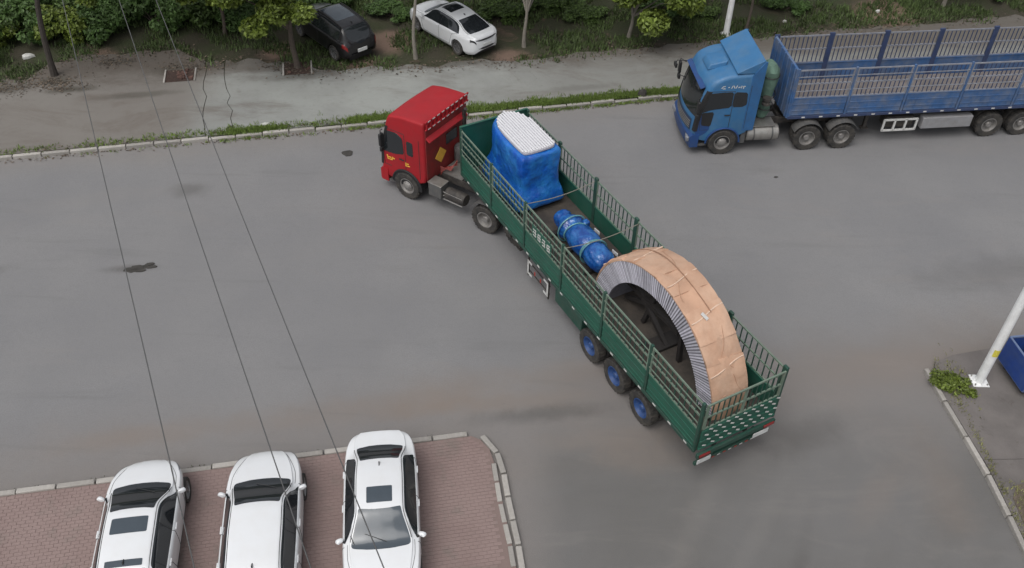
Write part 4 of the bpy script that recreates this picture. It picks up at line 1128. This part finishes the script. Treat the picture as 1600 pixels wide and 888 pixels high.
for x, y in ((-1.25, -.46), (-.15, -.52)):
    m = MB(); m.box(x, y, .60, .26, .02, .12, rz=.1); m.build('white_tag', white_mark, mt, bevel=.005)
m = MB(); m.box(.35, -.42, .60, .22, .22, .2); m.box(.35, -.40, .35, .16, .16, .3); m.build('terminal_box', tarp_blue2, mt, bevel=.04)
m = MB()
for x in (-1.1, 0, .9): m.box(x, 0, .06, .16, .95, .12)
m.build('cradle', brace_m, mt)
# the ring segment
RU, RV, RHC, RO, RI, RW = 3.36, .93, 1.12, 2.92, 2.20, 1.10
strap_m = mat('pale_wrap_tape', (.62, .46, .35), .6, var=.15, scale=6)
crease_m = mat('brown_crease', (.42, .25, .165), .85)
rg = thing('wrapped_ring_segment', 'huge half ring standing on edge wrapped in tan cloth with striped grey side faces', 'ring segment', TL(RU, RV+RW/2, BED), GA)
zc = RHC-BED
t_o = math.asin(max(-1, (0-zc)/RO)); 
NA = 72
from mathutils import noise as _mn
def mnoise_(a, b): return _mn.noise(Vector((a, b, 1.3)))*2
def arcp(r, t, y): return (r*math.cos(t), y, zc+r*math.sin(t))
t0 = math.asin(-zc/RO); ti = math.asin(-zc/RI)
NSEC = 11
secs = [0] + [ (q+rnd.uniform(-.22, .22))/NSEC for q in range(1, NSEC)] + [1]
for q in range(NSEC):
    m = MB(); rings = []; n_ = 12; lift = .020*(q % 2)+rnd.uniform(0, .008); sk_ = rnd.uniform(-.035, .035)
    for k in range(n_+1):
        ring = []; ring2 = []
        for yy in np.linspace(RW/2+.02, -RW/2-.02, 11):
            e = yy/RW*2
            f0 = secs[q]-(.006 if q else 0)+(sk_*e*.5 if 0 < q else 0); f1 = secs[q+1]+(.006 if q < NSEC-1 else 0)
            f_ = f0+(f1-f0)*k/n_; t = t0+(math.pi-2*t0)*f_
            wob = .026*mnoise_(t*3+q, yy*2.2)+.016*mnoise_(t*9, yy*5+q)
            edge_ = -.03*abs(e)**6
            ring.append(arcp(RO-.030+lift+wob+edge_, t, yy)); ring2.append(arcp(RO-.095, t, yy))
        rings.append(ring+ring2[::-1])
    m.loft(rings); m.build('cloth_section', tan_cloth, rg)
for s_y, y in ((1, RW/2), (-1, -RW/2)):
    NSx = 176
    for mi, mm_ in ((0, grey_wrap), (1, pale_wrap)):
        b = MB()
        for k in range(NSx):
            if k % 2 != mi: continue
            fa, fb = k/NSx, (k+1.0)/NSx
            off = (.010 if mi else .0)+.006*rnd.random()
            slant = .05
            pts = []
            for r, tt0, dt in ((RO-.082, t0, 0), (RI, ti, slant)):
                for f_ in (fa, fb):
                    t = tt0+(math.pi-2*tt0)*f_ - dt*.0
                    pts.append((r, t))
            quad = []
            (r1, ta), (_, tb), (r2, tc), (_, td) = pts
            o1 = [arcp(r1, ta, y+s_y*off), arcp(r1, tb, y+s_y*off), arcp(r2, td, y+s_y*off), arcp(r2, tc, y+s_y*off)]
            o2 = [(p[0], y-s_y*.05, p[2]) for p in o1]
            b.loft([o2, o1])
        o = b.build('grey_side_strips' if mi == 0 else 'pale_side_strips', mm_, rg); o['kind'] = 'stuff'
m = MB(); rings = []
for k in range(49):
    t = ti+(math.pi-2*ti)*k/48
    rings.append([arcp(RI+.01, t, RW/2-.03), arcp(RI+.01, t, -RW/2+.03), arcp(RI+.06, t, -RW/2+.03), arcp(RI+.06, t, RW/2-.03)])
m.loft(rings); m.build('inner_wrap', grey_wrap, rg)
for p, q in (((-1.9, .25), (-.9, 1.75)), ((-.55, 1.9), (-.75, .02)), ((.05, 1.85), (-.6, .9)), ((1.45, 1.15), (-.2, .02)), ((1.9, .2), (.7, .9)), ((.55, 1.75), (.95, .02)), ((-.6, .95), (1.9, .85))):
    m = MB(); m.bar((p[0], .15*rnd.uniform(-1, 1), p[1]), (q[0], .1, q[1]), .12, .12); m.build('brace', brace_m, rg)
for x in (-2.6, 2.6, 0):
    m = MB(); m.box(x*.98, 0, .05, .5, RW+.2, .10); m.build('sleeper', brace_m, rg)
# pale strap and repairs over the outer wrap
for f_, ww in ((.13, .05), (.34, .05), (.52, .04), (.66, .05), (.83, .04)):
    t = t0+(math.pi-2*t0)*f_
    m = MB(); m.tube([arcp(RO-.012+ww*.1, t+.04*math.sin(yy*3), yy) for yy in np.linspace(-RW/2, RW/2, 12)], ww*.5, 5); m.build('strap', strap_m, rg)
m = MB(); m.tube([arcp(RO+.02, t0+(math.pi-2*t0)*f_, .05*math.sin(f_*14)-.12) for f_ in np.linspace(.22, .66, 30)], .014, 5); m.build('wrap_seam', mat('dark_crease', (.30, .17, .11), .85), rg)
for (fa, fb, ya, yb) in ((.70, .80, -.30, .10), (.80, .84, .10, -.2), (.52, .60, .2, .42), (.36, .47, -.38, -.12), (.20, .30, .25, .05), (.86, .93, -.1, -.35)):
    m = MB(); m.tube([arcp(RO-.004, t0+(math.pi-2*t0)*(fa+(fb-fa)*i/9), ya+(yb-ya)*i/9+.035*math.sin(i*.6+fa*20)) for i in range(10)], .008, 5); m.build('crease', crease_m, rg)
t = t0+(math.pi-2*t0)*.665
m = MB(); m.box(0, 0, 0, .22, .10, .012); o = m.build('white_patch', white_mark, rg); o.location = arcp(RO+.03, t, .12); o.rotation_euler = (0, math.pi/2-t, .4)
# ropes across the load
for (u0, u1, lab) in ((8.78, 8.85, 'thin lashing rope tied across the trailer just behind the tall wrapped machine'), (6.5, 6.5, 'thin lashing rope tied across the trailer over the wrapped motor')):
    m = MB(); A = Vector(TL(u0, 0, 3.10)); B = Vector(TL(u1, 2.5, 3.05))
    m.tube([A.lerp(B, s/10)-Vector((0, 0, .12*math.sin(math.pi*s/10))) for s in range(11)], .013, 6)
    tag(m.build('lashing_rope', rope_m), lab, 'rope', 'ropes across the trailer')

# ------------------------------------------------------------------ street lamps, cables, skip
def lamp(label, base, rb, lean=0):
    r = thing('street_lamp', label, 'street lamp', base, 0, 'white street lamps')
    m = MB(); m.tube([(0, 0, .03), (0, 0, 3), (0, 0, 6), (0, 0, 9)], [rb, rb*.9, rb*.78, rb*.62], 16); m.build('pole', galv, r)
    m = MB(); m.box(0, 0, .015, .46, .46, .03); m.build('base_plate', galv, r, bevel=.006)
    for x in (-.17, .17):
        for y in (-.17, .17):
            b = MB(); b.lathe([(.022, 0), (.022, .05), (.0, .055)], c=(x, y, .03), axis='z', n=6); b.build('bolt', steel, r)
    for k in range(4):
        b = MB(); c_, s_ = math.cos(k*math.pi/2), math.sin(k*math.pi/2)
        b.add([(c_*rb*.9, s_*rb*.9, .03), (c_*.21, s_*.21, .03), (c_*rb*.9, s_*rb*.9, .24), (c_*rb*.9-s_*.01, s_*rb*.9+c_*.01, .03), (c_*.21-s_*.01, s_*.21+c_*.01, .03), (c_*rb*.9-s_*.01, s_*rb*.9+c_*.01, .24)], [(0, 1, 2), (5, 4, 3), (0, 3, 4, 1), (1, 4, 5, 2), (2, 5, 3, 0)])
        b.build('gusset', galv, r)
    m = MB(); m.tube([(0, 0, 8.9), (0, .4, 9.3), (0, 1.4, 9.5)], [.06, .05, .04], 8); m.build('arm', galv, r)
    m = MB(); m.box(0, 1.7, 9.5, .26, .7, .1); m.build('lamp_head', galv, r, bevel=.03)
    return r
lr = lamp('white street lamp with a yellow sticker on its pole, standing on the right corner pavement', (13.52, 18.08, .115), .135)
m = MB(); m.add([(.139*math.cos(t), .139*math.sin(t), z) for z in (1.16, 1.42) for t in np.linspace(-2.3, -1.0, 8)], [(i, i+1, i+9, i+8) for i in range(7)]); m.build('yellow_sticker', mat('yellow_sticker', (.62, .55, .08), .5, var=.3, scale=20), lr)
lamp('white street lamp rising behind the blue cab beyond the pavement', (9.35, 38.6, .09), .135)

def PX(px, py, z):     # point of the world seen at photo pixel (px,py) at height z
    th, ro = CAM_PITCH, CAM_ROLL
    F = Vector((0, math.cos(th), -math.sin(th))); Rr = Vector((1, 0, 0)); U = Rr.cross(F)
    R2 = Rr*math.cos(ro)+U*math.sin(ro); U2 = -Rr*math.sin(ro)+U*math.cos(ro)
    d = F+R2*((px-800)/CAM_F)-U2*((py-444)/CAM_F)
    return Vector((0, 0, CAM_H))+d*((z-CAM_H)/d.z)
for k, (A, B, lab) in enumerate((((-11.86, 22.6), (-4.15, 6.46), 'leftmost of the three black overhead cables crossing above the road'),
                  ((-10.36, 22.67), (-2.74, 6.86), 'middle one of the three black overhead cables crossing above the road'),
                  ((-9.38, 22.72), (-1.57, 6.53), 'rightmost of the three black overhead cables, passing over the nose-forward sedan'))):
    A = Vector(A+(9,)); B = Vector(B+(9,)); d = (B-A)/(B-A).length
    P0 = A-d*16; P1 = B+d*8; m = MB(); n = 40; pts = []
    for i in range(n+1):
        p = P0.lerp(P1, i/n); s = (i/n-.55); p.z = 9.0-.45+ 1.6*s*s; pts.append(p)
    m.tube(pts, .0095, 6)
    tag(m.build('overhead_cable', cable_m), lab, 'cable', 'overhead cables above the road')
# blue skip at the right edge
sk_p = PX(1562, 559, .40); sk_q = PX(1588, 596, .40)
dv_ = (sk_q-sk_p); ang = math.atan2(dv_.y, dv_.x)
sk = thing('waste_skip', 'open blue metal skip beside the lamp post at the right edge', 'skip', (sk_p.x, sk_p.y, .115), ang)
# local x along near long wall, +y to the right/back
L_, Wd = 1.30, 1.6
skm = mat('skip_blue_paint', (.012, .042, .19), .4, var=.2, dirt_or_sheen=((.06, .09, .16), .4, 3))
def wall(name, a, b, c, d2, m_, th=.04):
    mb = MB(); n = (Vector(b)-Vector(a)).cross(Vector(d2)-Vector(a)).normalized()*th
    q = [Vector(v) for v in (a, b, c, d2)]; mb.loft([q, [v+n for v in q]]); return mb.build(name, m_, sk)
lo = [(0, 0, .28), (L_, 0, .28), (L_, Wd, .28), (0, Wd, .28)]
hi = [(-.12, -.22+.44*0, 1.0), (L_+.12, -.22, 1.0), (L_+.12, Wd+.22, 1.0), (-.12, Wd+.22, 1.0)]
hi = [(x, y+.44 if False else y, z) for x, y, z in hi]
hi[0] = (-.10, .10, 1.02); hi[1] = (L_+.10, .10, 1.02); lo = [(0, -.02, .28), (L_, -.02, .28), (L_, Wd, .28), (0, Wd, .28)]
for i in range(4): wall('side_panel', lo[i], lo[(i+1) % 4], hi[(i+1) % 4], hi[i], skm)
wall('skip_floor', lo[3], lo[2], lo[1], lo[0], skm)
m = MB()
for i in range(4): m.bar(hi[i], hi[(i+1) % 4], .06, .05)
m.bar(lo[0], lo[1], .05, .05); m.bar(lo[0], hi[0], .05, .05); m.bar(lo[1], hi[1], .05, .05)
m.build('rim_bar', mat('skip_rim_paint', (.12, .17, .30), .5, dirt_or_sheen=(DUST, .4, 6)), sk)
for x in (.2, L_-.2):
    for y in (.15, Wd-.15):
        m = MB(); m.lathe([(.10, -.03), (.12, 0), (.10, .03)], c=(x, y, .12), n=14); m.box(x, y, .22, .06, .08, .12); m.build('castor', rubber, sk)
m = MB()
for k in range(26): m.box(rnd.uniform(.1, L_-.1), rnd.uniform(.1, Wd-.1), .33+rnd.uniform(0, .3), rnd.uniform(.1, .35), rnd.uniform(.1, .35), rnd.uniform(.05, .2), rz=rnd.uniform(0, 3), ry=rnd.uniform(-.5, .5))
o = m.build('rubbish', debris_m); 
for v in o.data.vertices: pass
o.location = sk.location; o.rotation_euler = sk.rotation_euler; tag(o, 'dark rubbish lying in the blue skip', 'rubbish', kind='stuff')

# ------------------------------------------------------------------ vegetation
def leaves_mesh(name, clusters, n, size, m, seed=0, flat=.5):
    rg_ = np.random.default_rng(seed)
    cl = np.array(clusters, float); wts = cl[:, 3]**2; wts /= wts.sum()
    idx = rg_.choice(len(cl), n, p=wts)
    d = rg_.normal(size=(n, 3)); d /= np.linalg.norm(d, axis=1)[:, None]
    rad = rg_.uniform(.35, 1.0, n)**.5
    c = cl[idx, :3]+d*rad[:, None]*cl[idx, 3][:, None]*np.array([1, 1, .75])
    nrm = d*.6+rg_.normal(size=(n, 3))*.6+np.array([0, 0, flat]); nrm /= np.linalg.norm(nrm, axis=1)[:, None]
    t = np.cross(nrm, rg_.normal(size=(n, 3))); t /= np.linalg.norm(t, axis=1)[:, None]; b = np.cross(nrm, t)
    s = size*(rg_.uniform(.5, 1.0, n)**1.0*rg_.choice([.8, 1.1, 1.6], n))[:, None]
    bend = nrm*s*.25
    v = np.stack([c-t*s, c-b*s*.5-bend*0, c+t*s-bend, c+b*s*.5-bend*0], 1).reshape(-1, 3)
    me = bpy.data.meshes.new(name)
    me.vertices.add(4*n); me.vertices.foreach_set('co', v.ravel())
    me.loops.add(4*n); me.loops.foreach_set('vertex_index', np.arange(4*n, dtype=np.int32))
    me.polygons.add(n); me.polygons.foreach_set('loop_start', np.arange(0, 4*n, 4, dtype=np.int32)); me.polygons.foreach_set('loop_total', np.full(n, 4, dtype=np.int32))
    me.materials.append(m); me.update(calc_edges=True); me.validate()
    return me
def tree(label, base, h_trunk, crown_c, crown_r, nleaf, lm, bm_=bark, tr=.12, seed=0, lean=(0, 0), group='trees beyond the pavement', size=.12, squash=.8, name='broadleaf_tree'):
    r = thing(name, label, 'tree', base, 0, group); rr = random.Random(seed)
    top = Vector((lean[0], lean[1], h_trunk))
    m = MB(); pts = [Vector((lean[0]*s*s+.05*math.sin(s*5+seed), lean[1]*s*s, h_trunk*s)) for s in np.linspace(0, 1, 8)]
    m.tube(pts, [tr*(1.25 if i == 0 else 1-.4*i/7) for i in range(8)], 9); m.build('trunk', bm_, r)
    C = Vector(crown_c); cl = []
    limbs = 9
    for k in range(limbs):
        a = k*2.399+rr.random(); el = rr.uniform(-.25, 1.0); q = rr.uniform(.55, .85)
        e = C+Vector((math.cos(a)*math.cos(el), math.sin(a)*math.cos(el), math.sin(el)*squash))*crown_r*q
        st = pts[rr.choice([5, 6, 7])]; mid = (st+e)/2+Vector((0, 0, .25))
        m = MB(); m.tube([st, mid, e], [tr*.5, tr*.3, tr*.1], 6); m.build('limb', bm_, r)
        cl.append((e.x, e.y, e.z, crown_r*rr.uniform(.28, .42)))
    for k in range(16):
        a = rr.uniform(0, 6.28); el = math.asin(rr.uniform(-.75, 1)); q = rr.uniform(.5, 1.0)
        e = C+Vector((math.cos(a)*math.cos(el), math.sin(a)*math.cos(el), math.sin(el)*squash))*crown_r*q
        cl.append((e.x, e.y, e.z, crown_r*rr.uniform(.18, .36)))
    inst(leaves_mesh('crown', cl, nleaf, size, lm, seed), 'crown', r)
    return r
Z = .085
tree('tall dark-trunked tree at the left edge of the pavement, above the litter', (-19.05, 33.75, Z), 5.4, (1.0, .3, 6.9), 2.5, 9000, leaf_b, tr=.13, seed=1, lean=(1.15, .0), bm_=mat('dark_bark', (.05, .042, .036), .9, var=.3, scale=8, bump=.8, bscale=18, bstr=.03))
tree('bright leafy tree growing from the square pit beside the black car', (-9.25, 34.85, Z), 2.4, (-1.0, .1, 3.55), 2.35, 17000, leaf_a, tr=.13, seed=2)
tree('bright yellow-green tree hanging over the thicket, left of the tree with the square pit', (-12.9, 37.6, Z), 2.2, (-.3, -.6, 3.1), 2.0, 11000, leaf_a, tr=.09, seed=12)
tree('slim tree standing in front of the white fastback', (-4.35, 35.85, Z), 3.0, (.7, .9, 4.55), 1.9, 9000, leaf_a, tr=.085, bm_=pale_bark, seed=3, lean=(.1, .2))
tree('thin pale-trunked tree to the right of the white fastback', (.32, 37.1, Z), 2.2, (.0, 1.1, 3.85), 2.1, 10000, leaf_b, tr=.085, bm_=pale_bark, seed=4)
tree('low-crowned tree midway between the white fastback and the blue cab', (5.0, 38.2, Z), 1.4, (1.0, -.2, 2.35), 2.1, 17000, leaf_a, tr=.09, bm_=pale_bark, seed=5)
tree('small thin tree just right of the lamp behind the blue cab', (10.3, 38.9, Z), 3.0, (0, .8, 4.6), 1.8, 7000, leaf_c, tr=.07, seed=6)
tree('pale-trunked tree behind the blue trailer near the right top corner', (20.2, 42.0, Z), 2.4, (0, .9, 3.9), 2.2, 9000, leaf_b, tr=.09, bm_=pale_bark, seed=7)
LB = 'one of the unseen leafy trees added behind the first row to shade the verge'
hidden = [(-22.5, 41.5, 3.0), (-17.5, 42.2, 3.2), (-12.6, 42.6, 2.9), (-4.0, 43.0, 2.8), (1.6, 43.8, 3.0), (7.6, 44.5, 3.0), (13.6, 45.3, 3.2), (20.5, 47.0, 3.2)]  # second row out of frame, added so its crowns shade the verge
protos = []
for i, (x, y, r_) in enumerate(hidden):
    if i < 3:
        o = tree(LB, (x, y, Z), 2.6, (0, 0, 4.9), 3.1, 11000, leaf_b, tr=.14, seed=20+i, group='unseen second row trees added for shade', size=.15); protos.append(o)
    else:
        o = copy_tree(protos[i % 3]); o.location = (x, y, Z); o.rotation_euler = (0, 0, i*1.7)

def bush(label, base, r, h, n, lm, seed, group, size=.10, name='shrub'):
    root = thing(name, label, 'shrub', base, 0, group); rr = random.Random(seed); cl = []
    m = MB()
    for k in range(7):
        a = rr.uniform(0, 6.28); q = rr.uniform(.2, .75)*r
        e = Vector((math.cos(a)*q, math.sin(a)*q, h*rr.uniform(.45, .85)))
        m.tube([(0, 0, 0), (e.x*.4, e.y*.4, e.z*.55), tuple(e)], [.03, .02, .008], 5)
        cl.append((e.x, e.y, e.z, r*rr.uniform(.3, .5)))
    for k in range(9):
        a = rr.uniform(0, 6.28); q = rr.uniform(.3, 1)*r
        cl.append((math.cos(a)*q, math.sin(a)*q, h*rr.uniform(.15, .8), r*rr.uniform(.22, .42)))
    m.build('stem', bark, root)
    inst(leaves_mesh('foliage', cl, n, size, lm, seed), 'foliage', root)
    return root
GB = 'shrubs of the thicket behind the pavement'
LBS = 'dense green shrub in the thicket behind the far pavement on the left'
bl = []
for i, lm in enumerate((leaf_c, leaf_d, leaf_a, leaf_d)):
    bl.append(bush(LBS, (-23+i*1.6, 36.6+.3*i, Z), 1.35, 1.25, 5200, lm, 50+i, GB))
spots = [(-16.2, 38.3), (-14.3, 39.0), (-12.4, 38.3), (-24.5, 38.5), (-21.8, 39.2), (-19.6, 39.6), (-17.2, 39.9), (-15, 40.3), (-12.8, 40.1), (-10.6, 39.7), (-9.0, 40.3), (-22.6, 35.6)]
ORD = ['first', 'second', 'third', 'fourth', 'fifth', 'sixth', 'seventh', 'eighth', 'ninth', 'tenth', 'eleventh', 'twelfth']
allb = list(bl)
for i, (x, y) in enumerate(spots):
    o = copy_tree(bl[(i*3+1) % 4]); o.location = (x, y, Z); s = rnd.uniform(.7, 1.1); o.scale = (s, s, s*rnd.uniform(.7, 1.1)); o.rotation_euler = (0, 0, i*2.1); allb.append(o)
front_b = sorted([o for o in allb if o.location.y < 38.6], key=lambda o: o.location.x)
for i, o in enumerate(front_b[:12]): o['label'] = 'green shrub in the front of the left thicket behind the pavement, %s from the left' % ORD[i]
LBR = 'low dark undergrowth bush on the shaded verge behind the trucks'
for i, (x, y, s) in enumerate([(3.0, 40.2, .7), (6.6, 40.9, .8), (8.4, 40.6, .6), (12.5, 41.2, .7), (-.8, 40.2, .8), (22.5, 43.2, .8), (1.2, 41.2, .8), (-5.9, 39.6, .7)]):
    o = copy_tree(bl[i % 2]); o.location = (x, y, Z); o.scale = (s, s, s*.55); o['label'] = LBR; o['group'] = 'undergrowth on the shaded verge'
bush('leafy green weed clump growing over the tip of the right kerb', (12.55, 18.0, .11), .52, .20, 2400, leaf_a, 90, None, .045, 'weed_clump')['category'] = 'plant'
bush('small trailing weed beside the right kerb, just below the larger clump', (13.05, 17.62, .11), .22, .16, 600, leaf_a, 91, None, .04, 'weed_clump')['category'] = 'plant'

def grass(name, pts, hmin, hmax, seed, m, blades=7, spread=.10, w=.012):
    rg_ = np.random.default_rng(seed); P = np.repeat(np.array(pts, float), blades, 0); n = len(P)
    P[:, :2] += rg_.normal(0, spread, (n, 2)); h = rg_.uniform(hmin, hmax, n)
    a = rg_.uniform(0, 6.28, n); ln = rg_.uniform(.1, .7, n)
    ca_, sa_ = np.cos(a), np.sin(a); W_ = w*rg_.uniform(.7, 2.2, n)
    v = np.zeros((n, 3, 3)); v[:, 0] = P; v[:, 1] = P
    v[:, 0, 0] -= sa_*W_; v[:, 0, 1] += ca_*W_; v[:, 1, 0] += sa_*W_; v[:, 1, 1] -= ca_*W_
    v[:, 2] = P; v[:, 2, 0] += ca_*ln*h; v[:, 2, 1] += sa_*ln*h; v[:, 2, 2] += h*(1-ln*.35)
    me = bpy.data.meshes.new(name); me.vertices.add(3*n); me.vertices.foreach_set('co', v.ravel())
    me.loops.add(3*n); me.loops.foreach_set('vertex_index', np.arange(3*n, dtype=np.int32)); me.polygons.add(n)
    me.polygons.foreach_set('loop_start', np.arange(0, 3*n, 3, dtype=np.int32)); me.polygons.foreach_set('loop_total', np.full(n, 3, dtype=np.int32))
    me.materials.append(m); me.update(calc_edges=True); me.validate()
    o = bpy.data.objects.new(name, me); COL.objects.link(o); return o
from mathutils import noise as mnoise
def nz(x, y, s=.6, o=0): return mnoise.noise(Vector((x*s+o, y*s, o)))
pts = []
for _ in range(26000):
    x = rnd.uniform(-26, 26); y = rnd.uniform(33, 46)
    by_ = back_y(x)
    if y < by_-.35 or (y < by_+.1 and rnd.random() < .75): continue
    if nz(x, y, .55) < -.12 + (.25 if -7 < x < 1 and y < 39 else 0): continue
    pts.append((x, y, .12 if y < by_ else Z))
tag(grass('verge_grass', pts, .08, .30, 3, grass_m, 7, .12, .016), 'rough grass and weeds on the ground behind the far pavement', 'grass', kind='stuff')
pts = []
for _ in range(12000):
    x = rnd.uniform(-20, 11.5)
    dens = .10 + 1.0*max(0, nz(x, 3, .35, 4)) + (.6 if x > -6.5 else 0) + (.3 if -6.7 < x < -4.5 else 0)
    if x < -16: dens *= .35
    if x > -6.5: dens += .25
    if rnd.random() > dens: continue
    off = abs(rnd.gauss(0, .17+.16*max(0, nz(x, 9, .8, 2))))
    pts.append((x, far_k(x)+.11+off, .12))
    if rnd.random() < .10: pts.append((x, far_k(x)-.12-abs(rnd.gauss(0, .05)), 0.0))
tag(grass('kerb_grass', pts, .04, .15, 4, mat('kerb_grass_blade', (.14, .205, .042), .7, var=.5, scale=.5, island=.4, trans=.2), 6, .06, .011), 'strip of grass and moss growing along the far kerb', 'grass', kind='stuff')
pts = [(rnd.uniform(12.4, 13.3), rnd.gauss(18.1, .5), .115) for _ in range(90)] + [(13.0+abs(rnd.gauss(0, .5)), rnd.uniform(11.5, 14.6), .125) for _ in range(260)] + [(12.7-.045*(y-15)+.1+rnd.gauss(0, .04), y, .11) for y in [rnd.uniform(12, 18) for _ in range(160)]]
tag(grass('corner_weeds', pts, .03, .10, 5, mat('dry_weed_blade', (.20, .20, .08), .8, var=.4, scale=.8, island=.4), 5, .05, .009), 'sparse dry weeds in the cracks of the right corner pavement', 'weeds', kind='stuff')
pts = [(x, near_k(x)+rnd.choice((-.11, .10))+rnd.gauss(0, .02), .06 if rnd.random() < .5 else .0) for x in [rnd.uniform(-14, -1.2) for _ in range(140)]]
tag(grass('paving_moss', pts, .01, .045, 6, mat('moss_blade', (.07, .08, .04), .9, island=.4), 5, .03, .008), 'thin moss along the kerb of the red paving', 'moss', kind='stuff')

def litter_mesh(name, pts, seed, m, smin, smax):
    rg_ = np.random.default_rng(seed); P = np.array(pts, float); n = len(P)
    a = rg_.uniform(0, 6.28, n); s1 = rg_.uniform(smin, smax, n); s2 = s1*rg_.uniform(.3, .8, n)
    ux = np.stack([np.cos(a), np.sin(a), rg_.normal(0, .25, n)], 1)*s1[:, None]; uy = np.stack([-np.sin(a), np.cos(a), rg_.normal(0, .25, n)], 1)*s2[:, None]
    P[:, 2] += s1*.35+.003
    v = np.stack([P-ux, P-uy, P+ux, P+uy], 1).reshape(-1, 3)
    me = bpy.data.meshes.new(name); me.vertices.add(4*n); me.vertices.foreach_set('co', v.ravel()); me.loops.add(4*n); me.loops.foreach_set('vertex_index', np.arange(4*n, dtype=np.int32))
    me.polygons.add(n); me.polygons.foreach_set('loop_start', np.arange(0, 4*n, 4, dtype=np.int32)); me.polygons.foreach_set('loop_total', np.full(n, 4, dtype=np.int32))
    me.materials.append(m); me.update(calc_edges=True); me.validate(); o = bpy.data.objects.new(name, me); COL.objects.link(o); return o
pts = []
for _ in range(3400):
    x = rnd.uniform(-22, 24); d = rnd.gauss(-.05, .38)
    if nz(x, 20, .5, 7) < -.1 and rnd.random() < .7: continue
    y = back_y(x)+d; pts.append((x, y, .126 if d < 0 else Z))
for cx, cy, r, n in ((-18.6, 33.1, .8, 420), (-17.0, 34.9, .6, 200), (-20.5, 32.7, .8, 260), (-9.3, 34.7, .9, 260), (-13.9, 34.6, .7, 220)):
    for _ in range(n): pts.append((cx+rnd.gauss(0, r*.8), cy+rnd.gauss(0, r*.4), .127))
for _ in range(1500):
    x = rnd.uniform(-20, 11); pts.append((x, far_k(x)+rnd.choice((-.16, .2))+rnd.gauss(0, .10), .127 if rnd.random() < .6 else .001))
pts = [(x, y, .127 if y > far_k(x)+.09 and z > .05 else (Z if y > far_k(x)+.09 else .002)) for x, y, z in pts]
tag(litter_mesh('leaf_litter', pts, 11, mat('dead_leaf', (.10, .078, .058), .9, island=.6), .02, .065), 'dead leaves and soil crumbs scattered along the pavement edge', 'leaf litter', kind='stuff')
# ------------------------------------------------------------------ tree pits, litter, patches
def pit(label, cx, cy, w, d, rz, bricks=True):
    r = thing('tree_pit', label, 'tree pit', (cx, cy, .126), rz, 'tree pits in the far pavement')
    m = MB(); m.box(0, 0, .006, w, d, .012); m.build('pit_soil', mat('pit_soil', (.05, .03, .024), .95, var=.4, scale=6, bump=1, bscale=20), r)
    for sx in (-1, 1):
        m = MB(); m.box(sx*(w/2+.03), 0, .02, .07, d+.06, .05); m.build('edging', kerb_m, r, bevel=.01)
    bm_ = MB(); bm_.box(0, 0, 0, .2, .1, .05); me = bm_.mesh('brick', pit_brick)
    for k in range(14 if bricks else 4):
        inst(me, 'brick', r, (rnd.uniform(-w/2+.1, w/2-.1), rnd.uniform(-d/2+.1, d/2-.1), .035), (rnd.uniform(-.2, .2), rnd.uniform(-.2, .2), rnd.uniform(0, 3)))
    return r
pit('empty square tree pit filled with broken red bricks, left of the green-tinged slab', -13.9, 33.95, 1.15, .95, .2)
pit('square tree pit around the trunk beside the black car', -9.2, 34.75, 1.1, 1.0, .2, False)
def scrap(name, label, cat, loc, size, m, rz=0, seed=0, group=None):
    rr = random.Random(seed); b = MB(); n = 11
    top = [(size[0]/2*math.cos(6.283*i/n)*rr.uniform(.6, 1.1), size[1]/2*math.sin(6.283*i/n)*rr.uniform(.6, 1.1)) for i in range(n)]
    b.loft([[(x, y, 0) for x, y in top], [(x*.9, y*.9, size[2]*rr.uniform(.6, 1)) for x, y in top], [(x*.4, y*.4, size[2]*rr.uniform(.8, 1.2)) for x, y in top]])
    o = b.build(name, m); o.location = loc; o.rotation_euler = (0, 0, rz); tag(o, label, cat, group); return o
lit = mat('litter_white', (.5, .5, .47), .7, bump=1, bscale=10)
def at(px, py, z=0): p = PX(px, py, z); return (p.x, p.y, z)
scrap('litter', 'crumpled white litter on the pavement just behind the far kerb near the long crack', 'litter', at(415, 195, .126), (.42, .2, .08), lit, .2, 1)
scrap('litter', 'white litter lying in the greenery at the far left edge', 'litter', at(44, 90, .1), (.55, .35, .15), lit, .3, 2)
scrap('litter', 'small white litter on the dark verge behind the gap between blue cab and blue trailer', 'litter', at(1226, 35, .1), (.2, .2, .1), lit, 0, 3)
scrap('litter', 'white litter near the brown soil patch behind the blue trailer', 'litter', at(1371, 19, .1), (.3, .18, .1), lit, .4, 4)
b = MB(); rr = random.Random(5)
for k in range(13):
    cx_, cy_ = rr.gauss(0, .24), rr.gauss(0, .07); L0 = rr.uniform(.12, .34)
    pg = [(cx_+L0*math.cos(6.283*i/7)*rr.uniform(.5, 1), cy_+L0*.42*math.sin(6.283*i/7)*rr.uniform(.5, 1)) for i in range(7)]
    b.loft([[(x, y, 0) for x, y in pg], [(cx_+(x-cx_)*.85, cy_+(y-cy_)*.85, .012+.002*k) for x, y in pg]])
o = b.build('road_debris', debris_m); o.location = at(222, 419, .002); o.rotation_euler = (0, 0, .25); tag(o, 'dark ragged rubber scrap lying in the middle of the left road', 'debris')
scrap('road_debris', 'small dark scrap on the asphalt left of the red cab', 'debris', at(543, 240, .002), (.42, .5, .035), debris_m, 1.2, 6)
scrap('road_debris', 'tiny dark scrap on the asphalt below the blue trailer wheels', 'debris', at(1212, 277, .002), (.22, .12, .02), debris_m, .2, 7)
scrap('road_debris', 'dark lump in the gutter at the far kerb by the pavement crack', 'debris', at(362, 203, .01), (.45, .4, .14), debris_m, .2, 8)
scrap('road_debris', 'grey stone lump at the far kerb just left of the blue cab', 'debris', at(1003, 150, .10), (.45, .3, .3), debris_m, .2, 9)

# ------------------------------------------------------------------ render
scene.render.engine = 'CYCLES'
